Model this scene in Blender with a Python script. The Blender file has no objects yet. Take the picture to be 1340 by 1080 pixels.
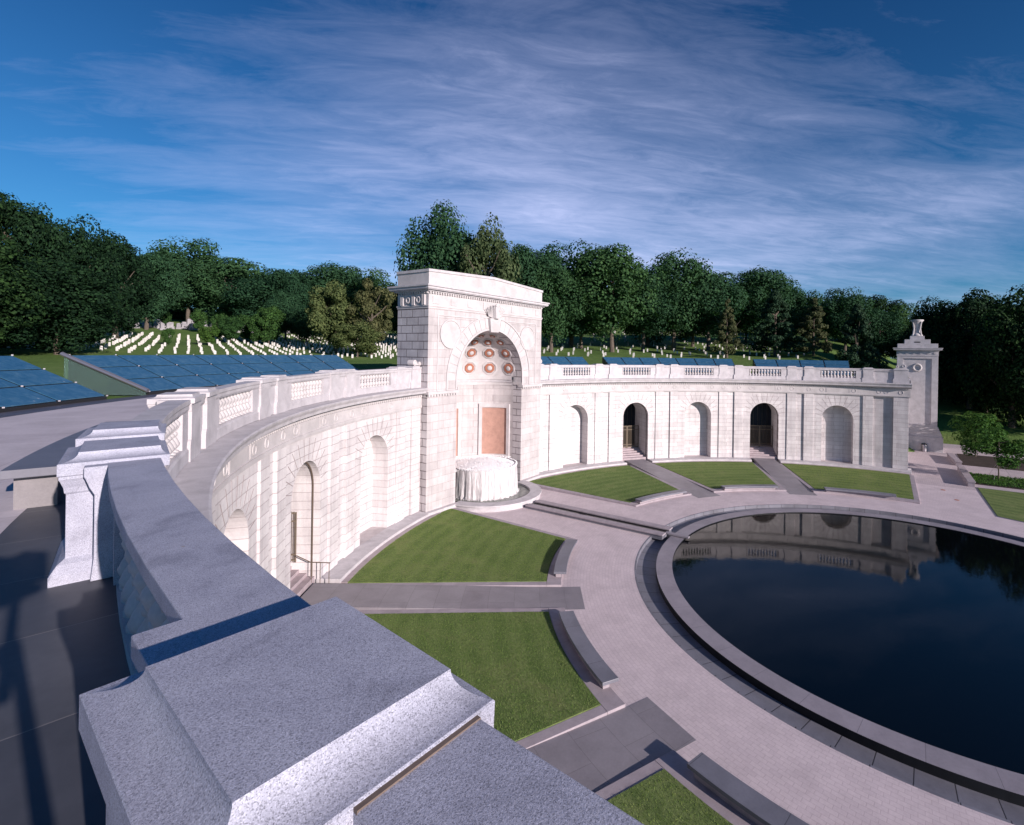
import bpy, bmesh, math, random
from math import sin, cos, pi, radians as rad, degrees as deg, sqrt, atan2
from mathutils import Vector, Matrix
random.seed(7)
sc = bpy.context.scene
COL = sc.collection
R = 27.4                       # radius of the curved wall face (metres), centre of the pool at the origin
A0, SP, UU, WW = 13.30, 3.27, 13.96, 1.79   # pier layout in degrees from the niche axis
ZP = -0.42                     # plaza paving level
ZT = 8.20                      # terrace level

# ------------------------------------------------------------------ helpers
def PT(th, r, z):
    t = rad(th); return (r*sin(t), r*cos(t), z)

class MB:
    def __init__(s): s.v = []; s.f = []; s.m = []
    def add(s, vs, fs, mi=0):
        b = len(s.v); s.v += [tuple(v) for v in vs]
        s.f += [tuple(b+i for i in f) for f in fs]; s.m += [mi]*len(fs)
    def box(s, x0, x1, y0, y1, z0, z1):
        vs = [(x, y, z) for z in (z0, z1) for x, y in ((x0, y0), (x1, y0), (x1, y1), (x0, y1))]
        s.add(vs, [(3,2,1,0),(4,5,6,7),(0,1,5,4),(1,2,6,5),(2,3,7,6),(3,0,4,7)])
    def hexa(s, lo, hi):       # two quads of 4 points
        s.add(list(lo)+list(hi), [(3,2,1,0),(4,5,6,7),(0,1,5,4),(1,2,6,5),(2,3,7,6),(3,0,4,7)])
    def sweep(s, th0, th1, prof, n=None):      # revolve a closed (r,z) outline about the z axis
        n = n or max(1, int(abs(th1-th0)/1.2)); k = len(prof); vs = []; fs = []
        for i in range(n+1):
            th = th0+(th1-th0)*i/n
            vs += [PT(th, r, z) for r, z in prof]
        for i in range(n):
            for j in range(k):
                a = i*k+j; b = i*k+(j+1) % k
                fs.append((a, b, b+k, a+k))
        fs.append(tuple(range(k))[::-1]); fs.append(tuple(n*k+j for j in range(k)))
        s.add(vs, fs)
    def cbox(s, th0, th1, r0, r1, z0, z1, n=None):
        s.sweep(th0, th1, [(r0, z0), (r1, z0), (r1, z1), (r0, z1)], n)
    def lathe(s, cx, cy, prof, n=12, cz=0):
        k = len(prof); vs = []; fs = []
        for i in range(n):
            a = 2*pi*i/n; vs += [(cx+r*cos(a), cy+r*sin(a), cz+z) for r, z in prof]
        for i in range(n):
            i2 = (i+1) % n
            for j in range(k-1): fs.append((i*k+j, i2*k+j, i2*k+j+1, i*k+j+1))
        fs.append(tuple(i*k for i in range(n))[::-1]); fs.append(tuple(i*k+k-1 for i in range(n)))
        s.add(vs, fs)
    def tube(s, p, q, r0, r1=None, n=8):
        r1 = r0 if r1 is None else r1
        p = Vector(p); q = Vector(q); d = (q-p).normalized()
        a = d.orthogonal().normalized(); b = d.cross(a); vs = []
        for c, r in ((p, r0), (q, r1)):
            for i in range(n): vs.append(c+a*r*cos(2*pi*i/n)+b*r*sin(2*pi*i/n))
        s.add(vs, [(i, (i+1) % n, n+(i+1) % n, n+i) for i in range(n)]+[tuple(range(n))[::-1], tuple(range(n, 2*n))])
    def loft(s, rings, cap=True):
        k = len(rings[0]); vs = [p for r in rings for p in r]; fs = []
        for i in range(len(rings)-1):
            for j in range(k):
                a = i*k+j; b = i*k+(j+1) % k; fs.append((a, b, b+k, a+k))
        if cap: fs.append(tuple(range(k))[::-1]); fs.append(tuple((len(rings)-1)*k+j for j in range(k)))
        s.add(vs, fs)

def obj(name, mb, mat, parent=None, smooth=False, recalc=True, bevel=0):
    me = bpy.data.meshes.new(name)
    off = parent_loc(parent)
    me.from_pydata([(v[0]-off[0], v[1]-off[1], v[2]-off[2]) for v in mb.v], [], mb.f)
    mats = mat if isinstance(mat, (list, tuple)) else [mat]
    for m in mats: me.materials.append(m)
    if len(mats) > 1: me.polygons.foreach_set('material_index', mb.m)
    if recalc:
        bm = bmesh.new(); bm.from_mesh(me); bmesh.ops.recalc_face_normals(bm, faces=bm.faces); bm.to_mesh(me); bm.free()
    if smooth: me.polygons.foreach_set('use_smooth', [True]*len(me.polygons))
    o = bpy.data.objects.new(name, me); COL.objects.link(o)
    if parent: o.parent = parent
    if bevel:
        b = o.modifiers.new('bevel', 'BEVEL'); b.width = bevel; b.segments = 2; b.limit_method = 'ANGLE'; b.angle_limit = rad(35)
    return o

def parent_loc(p):
    l = Vector((0, 0, 0))
    while p: l += p.location; p = p.parent
    return l

def thing(name, label, cat, loc=(0, 0, 0), group=None):
    o = bpy.data.objects.new(name, None); COL.objects.link(o); o.location = loc
    o.empty_display_size = .3; tag(o, label, cat, group); return o

def tag(o, label, cat, group=None):
    o['label'] = label; o['category'] = cat
    if group: o['group'] = group
    return o

def struct(name, mb, mat, smooth=False, recalc=True, bevel=0):
    o = obj(name, mb, mat, None, smooth, recalc, bevel); o['kind'] = 'structure'; return o

# ------------------------------------------------------------------ materials
def new_mat(name):
    m = bpy.data.materials.new(name); m.use_nodes = True
    nt = m.node_tree; b = nt.nodes['Principled BSDF']; return m, nt, b

def N(nt, t, **kw):
    n = nt.nodes.new(t)
    for k, v in kw.items(): setattr(n, k, v)
    return n

def mixc(nt, fac, a, b, mode='MIX'):
    n = N(nt, 'ShaderNodeMix', data_type='RGBA', blend_type=mode)
    for i, v in ((0, fac), (6, a), (7, b)):
        if hasattr(v, 'links') or hasattr(v, 'is_linked'): nt.links.new(v, n.inputs[i])
        else: n.inputs[i].default_value = v if i == 0 else (*v, 1)
    return n.outputs[2]

def math_n(nt, op, a, b=None):
    n = N(nt, 'ShaderNodeMath', operation=op)
    for i, v in enumerate((a, b)):
        if v is None: continue
        if hasattr(v, 'is_linked'): nt.links.new(v, n.inputs[i])
        else: n.inputs[i].default_value = v
    return n.outputs[0]

def coords(nt, mode, rr=27.4):
    g = N(nt, 'ShaderNodeNewGeometry'); s = N(nt, 'ShaderNodeSeparateXYZ'); nt.links.new(g.outputs['Position'], s.inputs[0])
    x, y, z = s.outputs; c = N(nt, 'ShaderNodeCombineXYZ')
    if mode == 'polar':
        a = math_n(nt, 'MULTIPLY', math_n(nt, 'ARCTAN2', x, y), rr); nt.links.new(a, c.inputs[0]); nt.links.new(z, c.inputs[1])
    elif mode == 'ring':
        a = math_n(nt, 'MULTIPLY', math_n(nt, 'ARCTAN2', x, y), rr)
        r = math_n(nt, 'SQRT', math_n(nt, 'ADD', math_n(nt, 'MULTIPLY', x, x), math_n(nt, 'MULTIPLY', y, y)))
        nt.links.new(a, c.inputs[0]); nt.links.new(r, c.inputs[1])
    elif mode == 'xz': nt.links.new(math_n(nt, 'ADD', x, y), c.inputs[0]); nt.links.new(z, c.inputs[1])
    else: return g.outputs['Position'], g.outputs['Position']
    return c.outputs[0], g.outputs['Position']

def noise(nt, vec, scale, detail=4, rough=.55, dist=0):
    n = N(nt, 'ShaderNodeTexNoise'); nt.links.new(vec, n.inputs['Vector'])
    n.inputs['Scale'].default_value = scale; n.inputs['Detail'].default_value = detail
    n.inputs['Roughness'].default_value = rough; n.inputs['Distortion'].default_value = dist
    return n.outputs['Fac']

def ramp(nt, fac, stops):
    n = N(nt, 'ShaderNodeValToRGB'); nt.links.new(fac, n.inputs[0]); e = n.color_ramp.elements
    while len(e) < len(stops): e.new(.5)
    for i, (p, c) in enumerate(stops):
        e[i].position = p; e[i].color = (*c, 1) if len(c) == 3 else c
    return n.outputs[0]

def block_mat(name, mode, c1, c2, mortar, bw, bh, ms=.014, bump=.5, rough=.75, stain=.25, rr=27.4, offz=0, spec=.3, tone=None, dist=.02):
    m, nt, b = new_mat(name); v, pos = coords(nt, mode, rr)
    if offz:
        mp = N(nt, 'ShaderNodeMapping'); mp.inputs['Location'].default_value = (0, offz, 0); nt.links.new(v, mp.inputs[0]); v = mp.outputs[0]
    br = N(nt, 'ShaderNodeTexBrick', offset=.5); nt.links.new(v, br.inputs['Vector'])
    br.inputs['Color1'].default_value = (*c1, 1); br.inputs['Color2'].default_value = (*c2, 1); br.inputs['Mortar'].default_value = (*mortar, 1)
    br.inputs['Scale'].default_value = 1; br.inputs['Mortar Size'].default_value = ms; br.inputs['Mortar Smooth'].default_value = .3
    br.inputs['Bias'].default_value = 0; br.inputs['Brick Width'].default_value = bw; br.inputs['Row Height'].default_value = bh
    n1 = noise(nt, pos, .9, 6, .6, .3); n2 = noise(nt, pos, 14, 4, .6)
    st = ramp(nt, n1, [(.3, (1-stain,)*3), (.62, (1, 1, 1))])
    col = mixc(nt, 1, br.outputs['Color'], st, 'MULTIPLY')
    st2 = ramp(nt, n2, [(.3, (.9, .9, .9)), (.7, (1, 1, 1))])
    col = mixc(nt, 1, col, st2, 'MULTIPLY')
    mpv = N(nt, 'ShaderNodeMapping'); mpv.inputs['Scale'].default_value = (2.6, 2.6, .22); nt.links.new(pos, mpv.inputs[0])
    n4 = noise(nt, mpv.outputs[0], 1, 5, .65, .2); st3 = ramp(nt, n4, [(.34, (.86, .85, .86)), (.54, (1, 1, 1))])
    if mode in ('polar', 'xz'): col = mixc(nt, 1, col, st3, 'MULTIPLY')
    nt.links.new(col, b.inputs['Base Color']); b.inputs['Roughness'].default_value = rough
    b.inputs['Specular IOR Level'].default_value = spec
    h = math_n(nt, 'ADD', math_n(nt, 'MULTIPLY', br.outputs['Fac'], -1), math_n(nt, 'MULTIPLY', n2, .25))
    bp = N(nt, 'ShaderNodeBump'); bp.inputs['Strength'].default_value = bump; bp.inputs['Distance'].default_value = dist
    nt.links.new(h, bp.inputs['Height']); nt.links.new(bp.outputs[0], b.inputs['Normal'])
    return m

def plain_stone(name, col, var=.12, rough=.7, scale=1.2, bump=.15, spec=.3, fine=30, dist=.01):
    m, nt, b = new_mat(name); _, pos = coords(nt, 'pos')
    n1 = noise(nt, pos, scale, 6, .6, .4); n2 = noise(nt, pos, fine, 4, .65)
    a = tuple(c*(1-var*1.6) for c in col); c_ = tuple(min(1, c*(1+var*.6)) for c in col)
    cc = ramp(nt, n1, [(.28, a), (.7, c_)])
    st2 = ramp(nt, n2, [(.3, (.86, .86, .87)), (.7, (1, 1, 1))])
    nt.links.new(mixc(nt, 1, cc, st2, 'MULTIPLY'), b.inputs['Base Color'])
    b.inputs['Roughness'].default_value = rough; b.inputs['Specular IOR Level'].default_value = spec
    bp = N(nt, 'ShaderNodeBump'); bp.inputs['Strength'].default_value = bump; bp.inputs['Distance'].default_value = dist
    nt.links.new(n2, bp.inputs['Height']); nt.links.new(bp.outputs[0], b.inputs['Normal'])
    return m

def granite(name, base, light=1.35, dark=.5, scale=360):
    m, nt, b = new_mat(name); _, pos = coords(nt, 'pos')
    v = N(nt, 'ShaderNodeTexVoronoi'); nt.links.new(pos, v.inputs['Vector']); v.inputs['Scale'].default_value = scale
    sp = N(nt, 'ShaderNodeSeparateColor'); nt.links.new(v.outputs['Color'], sp.inputs[0])
    c = ramp(nt, sp.outputs[0], [(0, tuple(x*dark for x in base)), (.16, tuple(x*.72 for x in base)), (.34, base), (.75, tuple(x*1.06 for x in base)), (.95, tuple(min(.95, x*light) for x in base))])
    n1 = noise(nt, pos, 3.0, 6, .62, .6); st = ramp(nt, n1, [(.30, (.70, .70, .72)), (.42, (.9, .9, .92)), (.62, (1.04, 1.04, 1.04))])
    n3 = noise(nt, pos, 420, 2, .5); st3 = ramp(nt, n3, [(.3, (.8, .8, .8)), (.7, (1.0, 1.0, 1.0))])
    c = mixc(nt, 1, mixc(nt, 1, c, st, 'MULTIPLY'), st3, 'MULTIPLY')
    # lichen and bird marks: a few small pale and dark blotches
    v2 = N(nt, 'ShaderNodeTexVoronoi'); nt.links.new(pos, v2.inputs['Vector']); v2.inputs['Scale'].default_value = 4.5
    dd = math_n(nt, 'ADD', v2.outputs['Distance'], math_n(nt, 'MULTIPLY', noise(nt, pos, 60, 3), .06))
    spot = ramp(nt, dd, [(.070, (1, 1, 1)), (.085, (0, 0, 0))])
    c = mixc(nt, spot, c, (.30, .27, .26))
    nt.links.new(c, b.inputs['Base Color']); b.inputs['Roughness'].default_value = .62; b.inputs['Specular IOR Level'].default_value = .35
    n2 = noise(nt, pos, 120, 5, .7); bp = N(nt, 'ShaderNodeBump'); bp.inputs['Strength'].default_value = .5; bp.inputs['Distance'].default_value = .003
    nt.links.new(n2, bp.inputs['Height']); nt.links.new(bp.outputs[0], b.inputs['Normal'])
    return m

WH = (.73, .69, .695); WH2 = (.62, .58, .59)
M = {}
M['rustic'] = block_mat('rusticated_marble', 'polar', WH, WH2, (.46, .40, .41), 1.7, .39, .012, .6, stain=.2, offz=.01, dist=.03)
M['ashlar'] = block_mat('ashlar_marble', 'polar', (.56, .53, .54), (.50, .47, .485), (.42, .38, .39), 1.2, .39, .010, .5, stain=.2, offz=.01)
M['block'] = block_mat('pavilion_ashlar', 'xz', (.58, .54, .545), (.50, .465, .47), (.38, .32, .325), .95, .52, .009, .5, stain=.2)
M['blockr'] = block_mat('pavilion_rusticated', 'xz', (.62, .585, .60), (.54, .505, .52), (.22, .19, .20), 1.1, .52, .028, 1, stain=.2, dist=.04)
M['marble'] = plain_stone('smooth_marble', (.57, .535, .54), .12)
M['marble2'] = plain_stone('marble_coping', (.56, .53, .55), .14, scale=2)
M['joint'] = plain_stone('dirty_joint', (.34, .28, .28), .1)
M['granite'] = granite('speckled_granite', (.42, .425, .51))
M['sealant'] = plain_stone('brown_joint_sealant', (.16, .12, .10), .2)
M['terra'] = plain_stone('terracotta_ring', (.42, .17, .11), .15)
M['nichem'] = plain_stone('niche_marble', (.50, .475, .50), .2, scale=1.4)
M['pink'] = plain_stone('pink_stone_panel', (.46, .27, .215), .12, scale=3)
M['paving'] = block_mat('pink_pavers', 'ring', (.67, .575, .595), (.62, .53, .555), (.53, .44, .465), .30, .15, .008, .2, stain=.15, rr=15.0, dist=.008)
M['plazap'] = block_mat('plaza_pavers', 'pos', (.55, .47, .49), (.50, .43, .455), (.38, .32, .345), .3, .15, .008, .25, stain=.16, dist=.008)
M['border'] = plain_stone('border_slab', (.42, .35, .37), .14, scale=2)
M['slate'] = block_mat('slate_path', 'ring', (.27, .25, .275), (.24, .22, .245), (.17, .155, .17), 1.9, 1.1, .008, .2, rough=.5, stain=.22, rr=20, spec=.4, dist=.006)
M['kerb'] = plain_stone('granite_kerb', (.38, .33, .36), .14, scale=2)
M['bench'] = block_mat('bench_granite', 'ring', (.20, .20, .24), (.175, .175, .21), (.07, .07, .08), 2.3, 3, .008, .2, rough=.42, stain=.25, rr=16.7, spec=.5, dist=.005)
M['poolrim'] = block_mat('pool_rim_granite', 'ring', (.32, .29, .33), (.28, .26, .295), (.17, .155, .18), 1.6, 5, .008, .2, rough=.5, stain=.25, rr=12, offz=.7, dist=.005)
M['gutter'] = block_mat('gutter_slabs', 'ring', (.22, .22, .26), (.19, .19, .225), (.05, .05, .06), .9, 4, .016, .4, rough=.45, stain=.3, rr=12.5, offz=.5)
M['wet'] = plain_stone('wet_black_granite', (.012, .014, .018), .2, rough=.5, spec=.25)
M['terrace'] = block_mat('terrace_pavers', 'ring', (.60, .55, .59), (.56, .51, .55), (.48, .43, .47), 1.2, 3, .010, .2, stain=.2, rr=30, dist=.006)
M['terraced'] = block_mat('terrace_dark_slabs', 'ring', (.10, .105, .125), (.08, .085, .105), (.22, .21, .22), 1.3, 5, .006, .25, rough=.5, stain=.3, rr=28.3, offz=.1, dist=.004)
M['glassband'] = plain_stone('dark_stone_border', (.10, .10, .13), .15, rough=.5)

M['slatep'] = plain_stone('grey_leg_stone', (.24, .225, .235), .12)
def simple(name, col, rough=.5, metal=0, spec=.5, **kw):
    m, nt, b = new_mat(name); b.inputs['Base Color'].default_value = (*col, 1); b.inputs['Roughness'].default_value = rough
    b.inputs['Metallic'].default_value = metal; b.inputs['Specular IOR Level'].default_value = spec
    return m
M['bronze'] = simple('aged_bronze', (.18, .145, .11), .6, .1, .2)
M['strip'] = simple('dull_bronze_strip', (.13, .10, .08), .6, .1, .2)
M['steel'] = simple('grey_steel', (.45, .42, .45), .35, .8)
M['blackmetal'] = simple('black_metal', (.02, .02, .022), .4)
M['darkdoor'] = simple('doorway_darkening_glass', (.010, .014, .024), .4, 0, .2)
M['mulch'] = plain_stone('dark_mulch', (.05, .035, .03), .3, .95, bump=.6)
M['bark'] = plain_stone('bark', (.13, .105, .085), .3, .9, scale=4, bump=.6)
M['headstone'] = plain_stone('headstone_marble', (.58, .56, .54), .2, scale=.7)
M['tomb'] = plain_stone('tomb_granite', (.33, .32, .34), .2)
M['leather'] = simple('black_leather_bellows', (.02, .02, .02), .7)
M['wood'] = simple('varnished_wood', (.25, .12, .05), .35)

def glass_mat():      # tinted skylight glass seen from above: strong blue, mirror-like at a low angle
    m, nt, b = new_mat('skylight_glass'); _, pos = coords(nt, 'pos')
    n1 = noise(nt, pos, 3.5, 5, .6, .8)
    c = ramp(nt, n1, [(.25, (.02, .082, .155)), (.5, (.034, .108, .195)), (.75, (.07, .155, .235))])
    v = N(nt, 'ShaderNodeTexVoronoi'); nt.links.new(pos, v.inputs['Vector']); v.inputs['Scale'].default_value = 1.6
    spk = ramp(nt, v.outputs['Distance'], [(.03, (1, 1, 1)), (.07, (0, 0, 0))])
    c = mixc(nt, math_n(nt, 'MULTIPLY', spk, .45), c, (.45, .5, .55))
    nt.links.new(c, b.inputs['Base Color']); b.inputs['Roughness'].default_value = .12; b.inputs['IOR'].default_value = 1.45
    return m
M['glass'] = glass_mat()
m, nt, b = new_mat('clear_side_glass'); b.inputs['Base Color'].default_value = (.5, .72, .68, 1); b.inputs['Transmission Weight'].default_value = .9; b.inputs['Roughness'].default_value = .03; M['sideglass'] = m

def water_mat(name, col, bs, bd, scale, rough=.03):
    m, nt, b = new_mat(name); _, pos = coords(nt, 'pos')
    b.inputs['Base Color'].default_value = (*col, 1); b.inputs['Roughness'].default_value = rough; b.inputs['IOR'].default_value = 1.33
    n = noise(nt, pos, scale, 3, .55, .5); n2 = noise(nt, pos, scale*.28, 2, .5)
    h = math_n(nt, 'ADD', n, math_n(nt, 'MULTIPLY', n2, 1.6))
    bp = N(nt, 'ShaderNodeBump'); bp.inputs['Strength'].default_value = bs; bp.inputs['Distance'].default_value = bd
    nt.links.new(h, bp.inputs['Height']); nt.links.new(bp.outputs[0], b.inputs['Normal']); return m
M['water'] = water_mat('dark_pool_water', (.002, .003, .004), .06, .012, 5.5)
M['fwater'] = water_mat('fountain_water', (.16, .17, .16), .8, .03, 7, .08)

def curtain_mat():
    m, nt, b = new_mat('falling_water'); _, pos = coords(nt, 'pos')
    s = N(nt, 'ShaderNodeSeparateXYZ'); nt.links.new(pos, s.inputs[0])
    a = math_n(nt, 'ARCTAN2', s.outputs[0], math_n(nt, 'SUBTRACT', s.outputs[1], 26.8))
    c = N(nt, 'ShaderNodeCombineXYZ'); nt.links.new(math_n(nt, 'MULTIPLY', a, 2.5), c.inputs[0]); nt.links.new(math_n(nt, 'MULTIPLY', s.outputs[2], .09), c.inputs[1])
    n = noise(nt, c.outputs[0], 9, 5, .7, .1); n2 = noise(nt, pos, 24, 4, .6)
    col = ramp(nt, n, [(.34, (.44, .41, .42)), (.5, (.58, .55, .56)), (.64, (.78, .76, .77))])
    nt.links.new(col, b.inputs['Base Color']); b.inputs['Roughness'].default_value = .35
    al = ramp(nt, n, [(.10, (.8,)*3), (.2, (1, 1, 1))]); nt.links.new(al, b.inputs['Alpha'])
    bp = N(nt, 'ShaderNodeBump'); bp.inputs['Strength'].default_value = 1; bp.inputs['Distance'].default_value = .08
    nt.links.new(math_n(nt, 'ADD', n, math_n(nt, 'MULTIPLY', n2, .3)), bp.inputs['Height']); nt.links.new(bp.outputs[0], b.inputs['Normal'])
    return m
M['curtain'] = curtain_mat()

def lawn_mat():
    m, nt, b = new_mat('mown_lawn'); v, pos = coords(nt, 'ring', 20)
    n1 = noise(nt, pos, .55, 5, .6, .5); n2 = noise(nt, pos, 9, 5, .75); n3 = noise(nt, pos, 55, 3, .7)
    w = N(nt, 'ShaderNodeTexWave', wave_type='BANDS', bands_direction='Y'); nt.links.new(v, w.inputs['Vector']); w.inputs['Scale'].default_value = .34; w.inputs['Distortion'].default_value = 2.2; w.inputs['Detail'].default_value = 2
    c = ramp(nt, n1, [(.3, (.12, .18, .06)), (.52, (.165, .23, .08)), (.74, (.27, .29, .13))])
    c = mixc(nt, math_n(nt, 'MULTIPLY', w.outputs['Fac'], .5), c, (.25, .315, .12))
    c = mixc(nt, 1, c, ramp(nt, n2, [(.3, (.62, .66, .6)), (.7, (1.15, 1.1, 1.1))]), 'MULTIPLY')
    c = mixc(nt, 1, c, ramp(nt, n3, [(.3, (.6, .6, .6)), (.7, (1.2, 1.2, 1.2))]), 'MULTIPLY')
    nt.links.new(c, b.inputs['Base Color']); b.inputs['Roughness'].default_value = .9; b.inputs['Specular IOR Level'].default_value = .1
    bp = N(nt, 'ShaderNodeBump'); bp.inputs['Strength'].default_value = .8; bp.inputs['Distance'].default_value = .03
    nt.links.new(n3, bp.inputs['Height']); nt.links.new(bp.outputs[0], b.inputs['Normal']); return m
M['lawn'] = lawn_mat()
def hill_mat():
    m, nt, b = new_mat('cemetery_grass'); _, pos = coords(nt, 'pos')
    n1 = noise(nt, pos, .12, 6, .65, .4); n2 = noise(nt, pos, 2.5, 5, .7)
    c = ramp(nt, n1, [(.3, (.085, .155, .04)), (.55, (.13, .21, .06)), (.75, (.21, .25, .09))])
    c = mixc(nt, 1, c, ramp(nt, n2, [(.3, (.65, .65, .6)), (.7, (1.1, 1.1, 1.1))]), 'MULTIPLY')
    nt.links.new(c, b.inputs['Base Color']); b.inputs['Roughness'].default_value = .95; b.inputs['Specular IOR Level'].default_value = .1
    bp = N(nt, 'ShaderNodeBump'); bp.inputs['Strength'].default_value = .6; bp.inputs['Distance'].default_value = .15
    nt.links.new(n2, bp.inputs['Height']); nt.links.new(bp.outputs[0], b.inputs['Normal']); return m
M['hill'] = hill_mat()

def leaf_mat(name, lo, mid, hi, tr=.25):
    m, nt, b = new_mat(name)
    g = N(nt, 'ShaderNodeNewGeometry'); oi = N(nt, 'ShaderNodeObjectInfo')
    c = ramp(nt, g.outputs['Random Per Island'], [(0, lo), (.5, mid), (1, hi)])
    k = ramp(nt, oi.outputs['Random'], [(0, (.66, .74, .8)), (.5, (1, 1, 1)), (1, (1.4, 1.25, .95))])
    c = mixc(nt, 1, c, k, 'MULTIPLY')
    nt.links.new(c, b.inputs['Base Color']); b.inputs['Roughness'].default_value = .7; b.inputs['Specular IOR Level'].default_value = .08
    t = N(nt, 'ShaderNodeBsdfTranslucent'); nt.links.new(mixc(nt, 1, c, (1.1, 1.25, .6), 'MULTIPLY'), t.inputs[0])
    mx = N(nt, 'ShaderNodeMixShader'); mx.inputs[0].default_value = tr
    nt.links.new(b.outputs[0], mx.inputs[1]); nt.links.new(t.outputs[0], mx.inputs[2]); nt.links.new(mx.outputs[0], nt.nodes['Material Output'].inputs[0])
    return m
M['leafdark'] = leaf_mat('oak_leaves', (.021, .056, .029), (.032, .080, .038), (.048, .11, .048))
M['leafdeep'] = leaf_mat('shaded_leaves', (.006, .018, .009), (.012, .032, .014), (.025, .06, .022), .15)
M['leafmid'] = leaf_mat('young_leaves', (.03, .075, .018), (.05, .12, .026), (.09, .18, .035))
M['leafsap'] = leaf_mat('sapling_leaves', (.02, .05, .018), (.035, .085, .024), (.06, .13, .034))
M['leafolive'] = leaf_mat('olive_leaves', (.04, .065, .03), (.066, .098, .046), (.105, .14, .066))
M['leafrust'] = leaf_mat('rusty_leaves', (.048, .062, .03), (.074, .086, .042), (.115, .122, .06))
M['leafspruce'] = leaf_mat('spruce_needles', (.014, .034, .020), (.026, .055, .030), (.045, .085, .042), .1)
M['grass'] = leaf_mat('grass_blades', (.10, .18, .045), (.16, .25, .07), (.28, .34, .13), .35)

# ------------------------------------------------------------------ terrain
def terrain(X, Y):
    rho = sqrt(X*X+Y*Y); th = abs(deg(atan2(abs(X), Y)))
    d = min(max(0, rho-42), 118); t = min(1, max(0, (th-5)/50)); t = t*t*(3-2*t)
    hill = 8.15+d*(.05*(1-t)+.09*t)+d*d*(.00025*(1-t)+.0002*t)
    low = -.62+min(9, max(0, (abs(X)-50)*.22)) if Y > -60 else -.62+min(9, max(0, (abs(X)-50)*.22))*max(0, 1-(-60-Y)/60)
    s = min(1, max(0, (Y+3)/15)); s = s*s*(3-2*s)
    if rho > 200: hill -= min(25, (rho-200)*.06)
    return low*(1-s)+hill*s

g = MB(); rings = [13.6, 15, 18, 22, 27, 34, 40.6, 41.2]+[44+4*i for i in range(12)]+[96+9*i for i in range(14)]+[240, 300, 400, 600, 900, 1500, 2500, 4000]
na = 144; vs = []; fs = []
for i, r in enumerate(rings):
    for j in range(na):
        a = 2*pi*j/na; x, y = r*sin(a), r*cos(a)
        z = -.62 if r < 41 else terrain(x, y)
        if r >= 41 and r < 200 and (r > 44): z += .25*sin(x*.11+1.3)*cos(y*.09)
        if 41 <= r and abs(x) < 52 and y < 3 and r < 60: z = -.62 if y < -1 else z
        vs.append((x, y, z))
for i in range(len(rings)-1):
    for j in range(na): fs.append((i*na+j, i*na+(j+1) % na, (i+1)*na+(j+1) % na, (i+1)*na+j))
g.add(vs, fs); struct('ground', g, M['hill'], smooth=True)

# ------------------------------------------------------------------ plaza, lawns, paths
pv = MB()
pv.sweep(0, 360, [(13.05, ZP-.5), (26.4, ZP-.5), (26.4, ZP-.012), (16.6, ZP), (13.05, ZP)], 240)
struct('plaza_paving', pv, M['paving'])
pv = MB(); pv.box(24, 50.5, -26, -.2, -.8, ZP-.004); pv.box(26.3, 43, -.2, .55, -.8, ZP-.006)
struct('side_plaza_paving', pv, M['plazap'])
# path slabs and lawns (both halves)
DOORS = [36.76, 64.68]
def par(thc, r, off):           # point at radius r, offset sideways from the door axis (metres, towards +theta)
    return thc+deg(math.asin(off/r))
def zg(r): return -.29+(r-17.3)*.012
lawn_specs = []                  # (sign, a(r), b(r)) inner edges of each lawn
def axis_edge(r, x=4.25): return deg(math.asin(x/r))
def end_edge(r, y=-.42): return 90+deg(math.asin(-y/r))
LO = 1.38
edges = [(lambda r: axis_edge(r), lambda r: par(DOORS[0], r, -LO)),
         (lambda r: par(DOORS[0], r, LO), lambda r: par(DOORS[1], r, -LO)),
         (lambda r: par(DOORS[1], r, LO), lambda r: end_edge(r))]
R0, R1 = 17.32, 26.3
def lawn_sheet(mb, s, fa, fb, r0, r1, zoff, bottom, nr=10, nt=16):
    vs = []; fs = []
    for i in range(nr+1):
        r = r0+(r1-r0)*i/nr; a, b = fa(r), fb(r)
        for j in range(nt+1):
            vs.append(PT(s*(a+(b-a)*j/nt), r, zg(r)+zoff))
    w = nt+1
    for i in range(nr):
        for j in range(nt): fs.append((i*w+j, i*w+j+1, (i+1)*w+j+1, (i+1)*w+j))
    k = len(vs); loop = [j for j in range(w)]+[i*w+nt for i in range(1, nr+1)]+[nr*w+j for j in range(nt-1, -1, -1)]+[i*w for i in range(nr-1, 0, -1)]
    for q in loop: vs.append((vs[q][0], vs[q][1], bottom))
    L = len(loop)
    for q in range(L): fs.append((loop[q], loop[(q+1) % L], k+(q+1) % L, k+q))
    mb.add(vs, fs)
rg = random.Random(3)
names = {(-1, 0): 'left of the fountain', (-1, 1): 'left', (-1, 2): 'near', (1, 0): '', (1, 1): '', (1, 2): ''}
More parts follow.
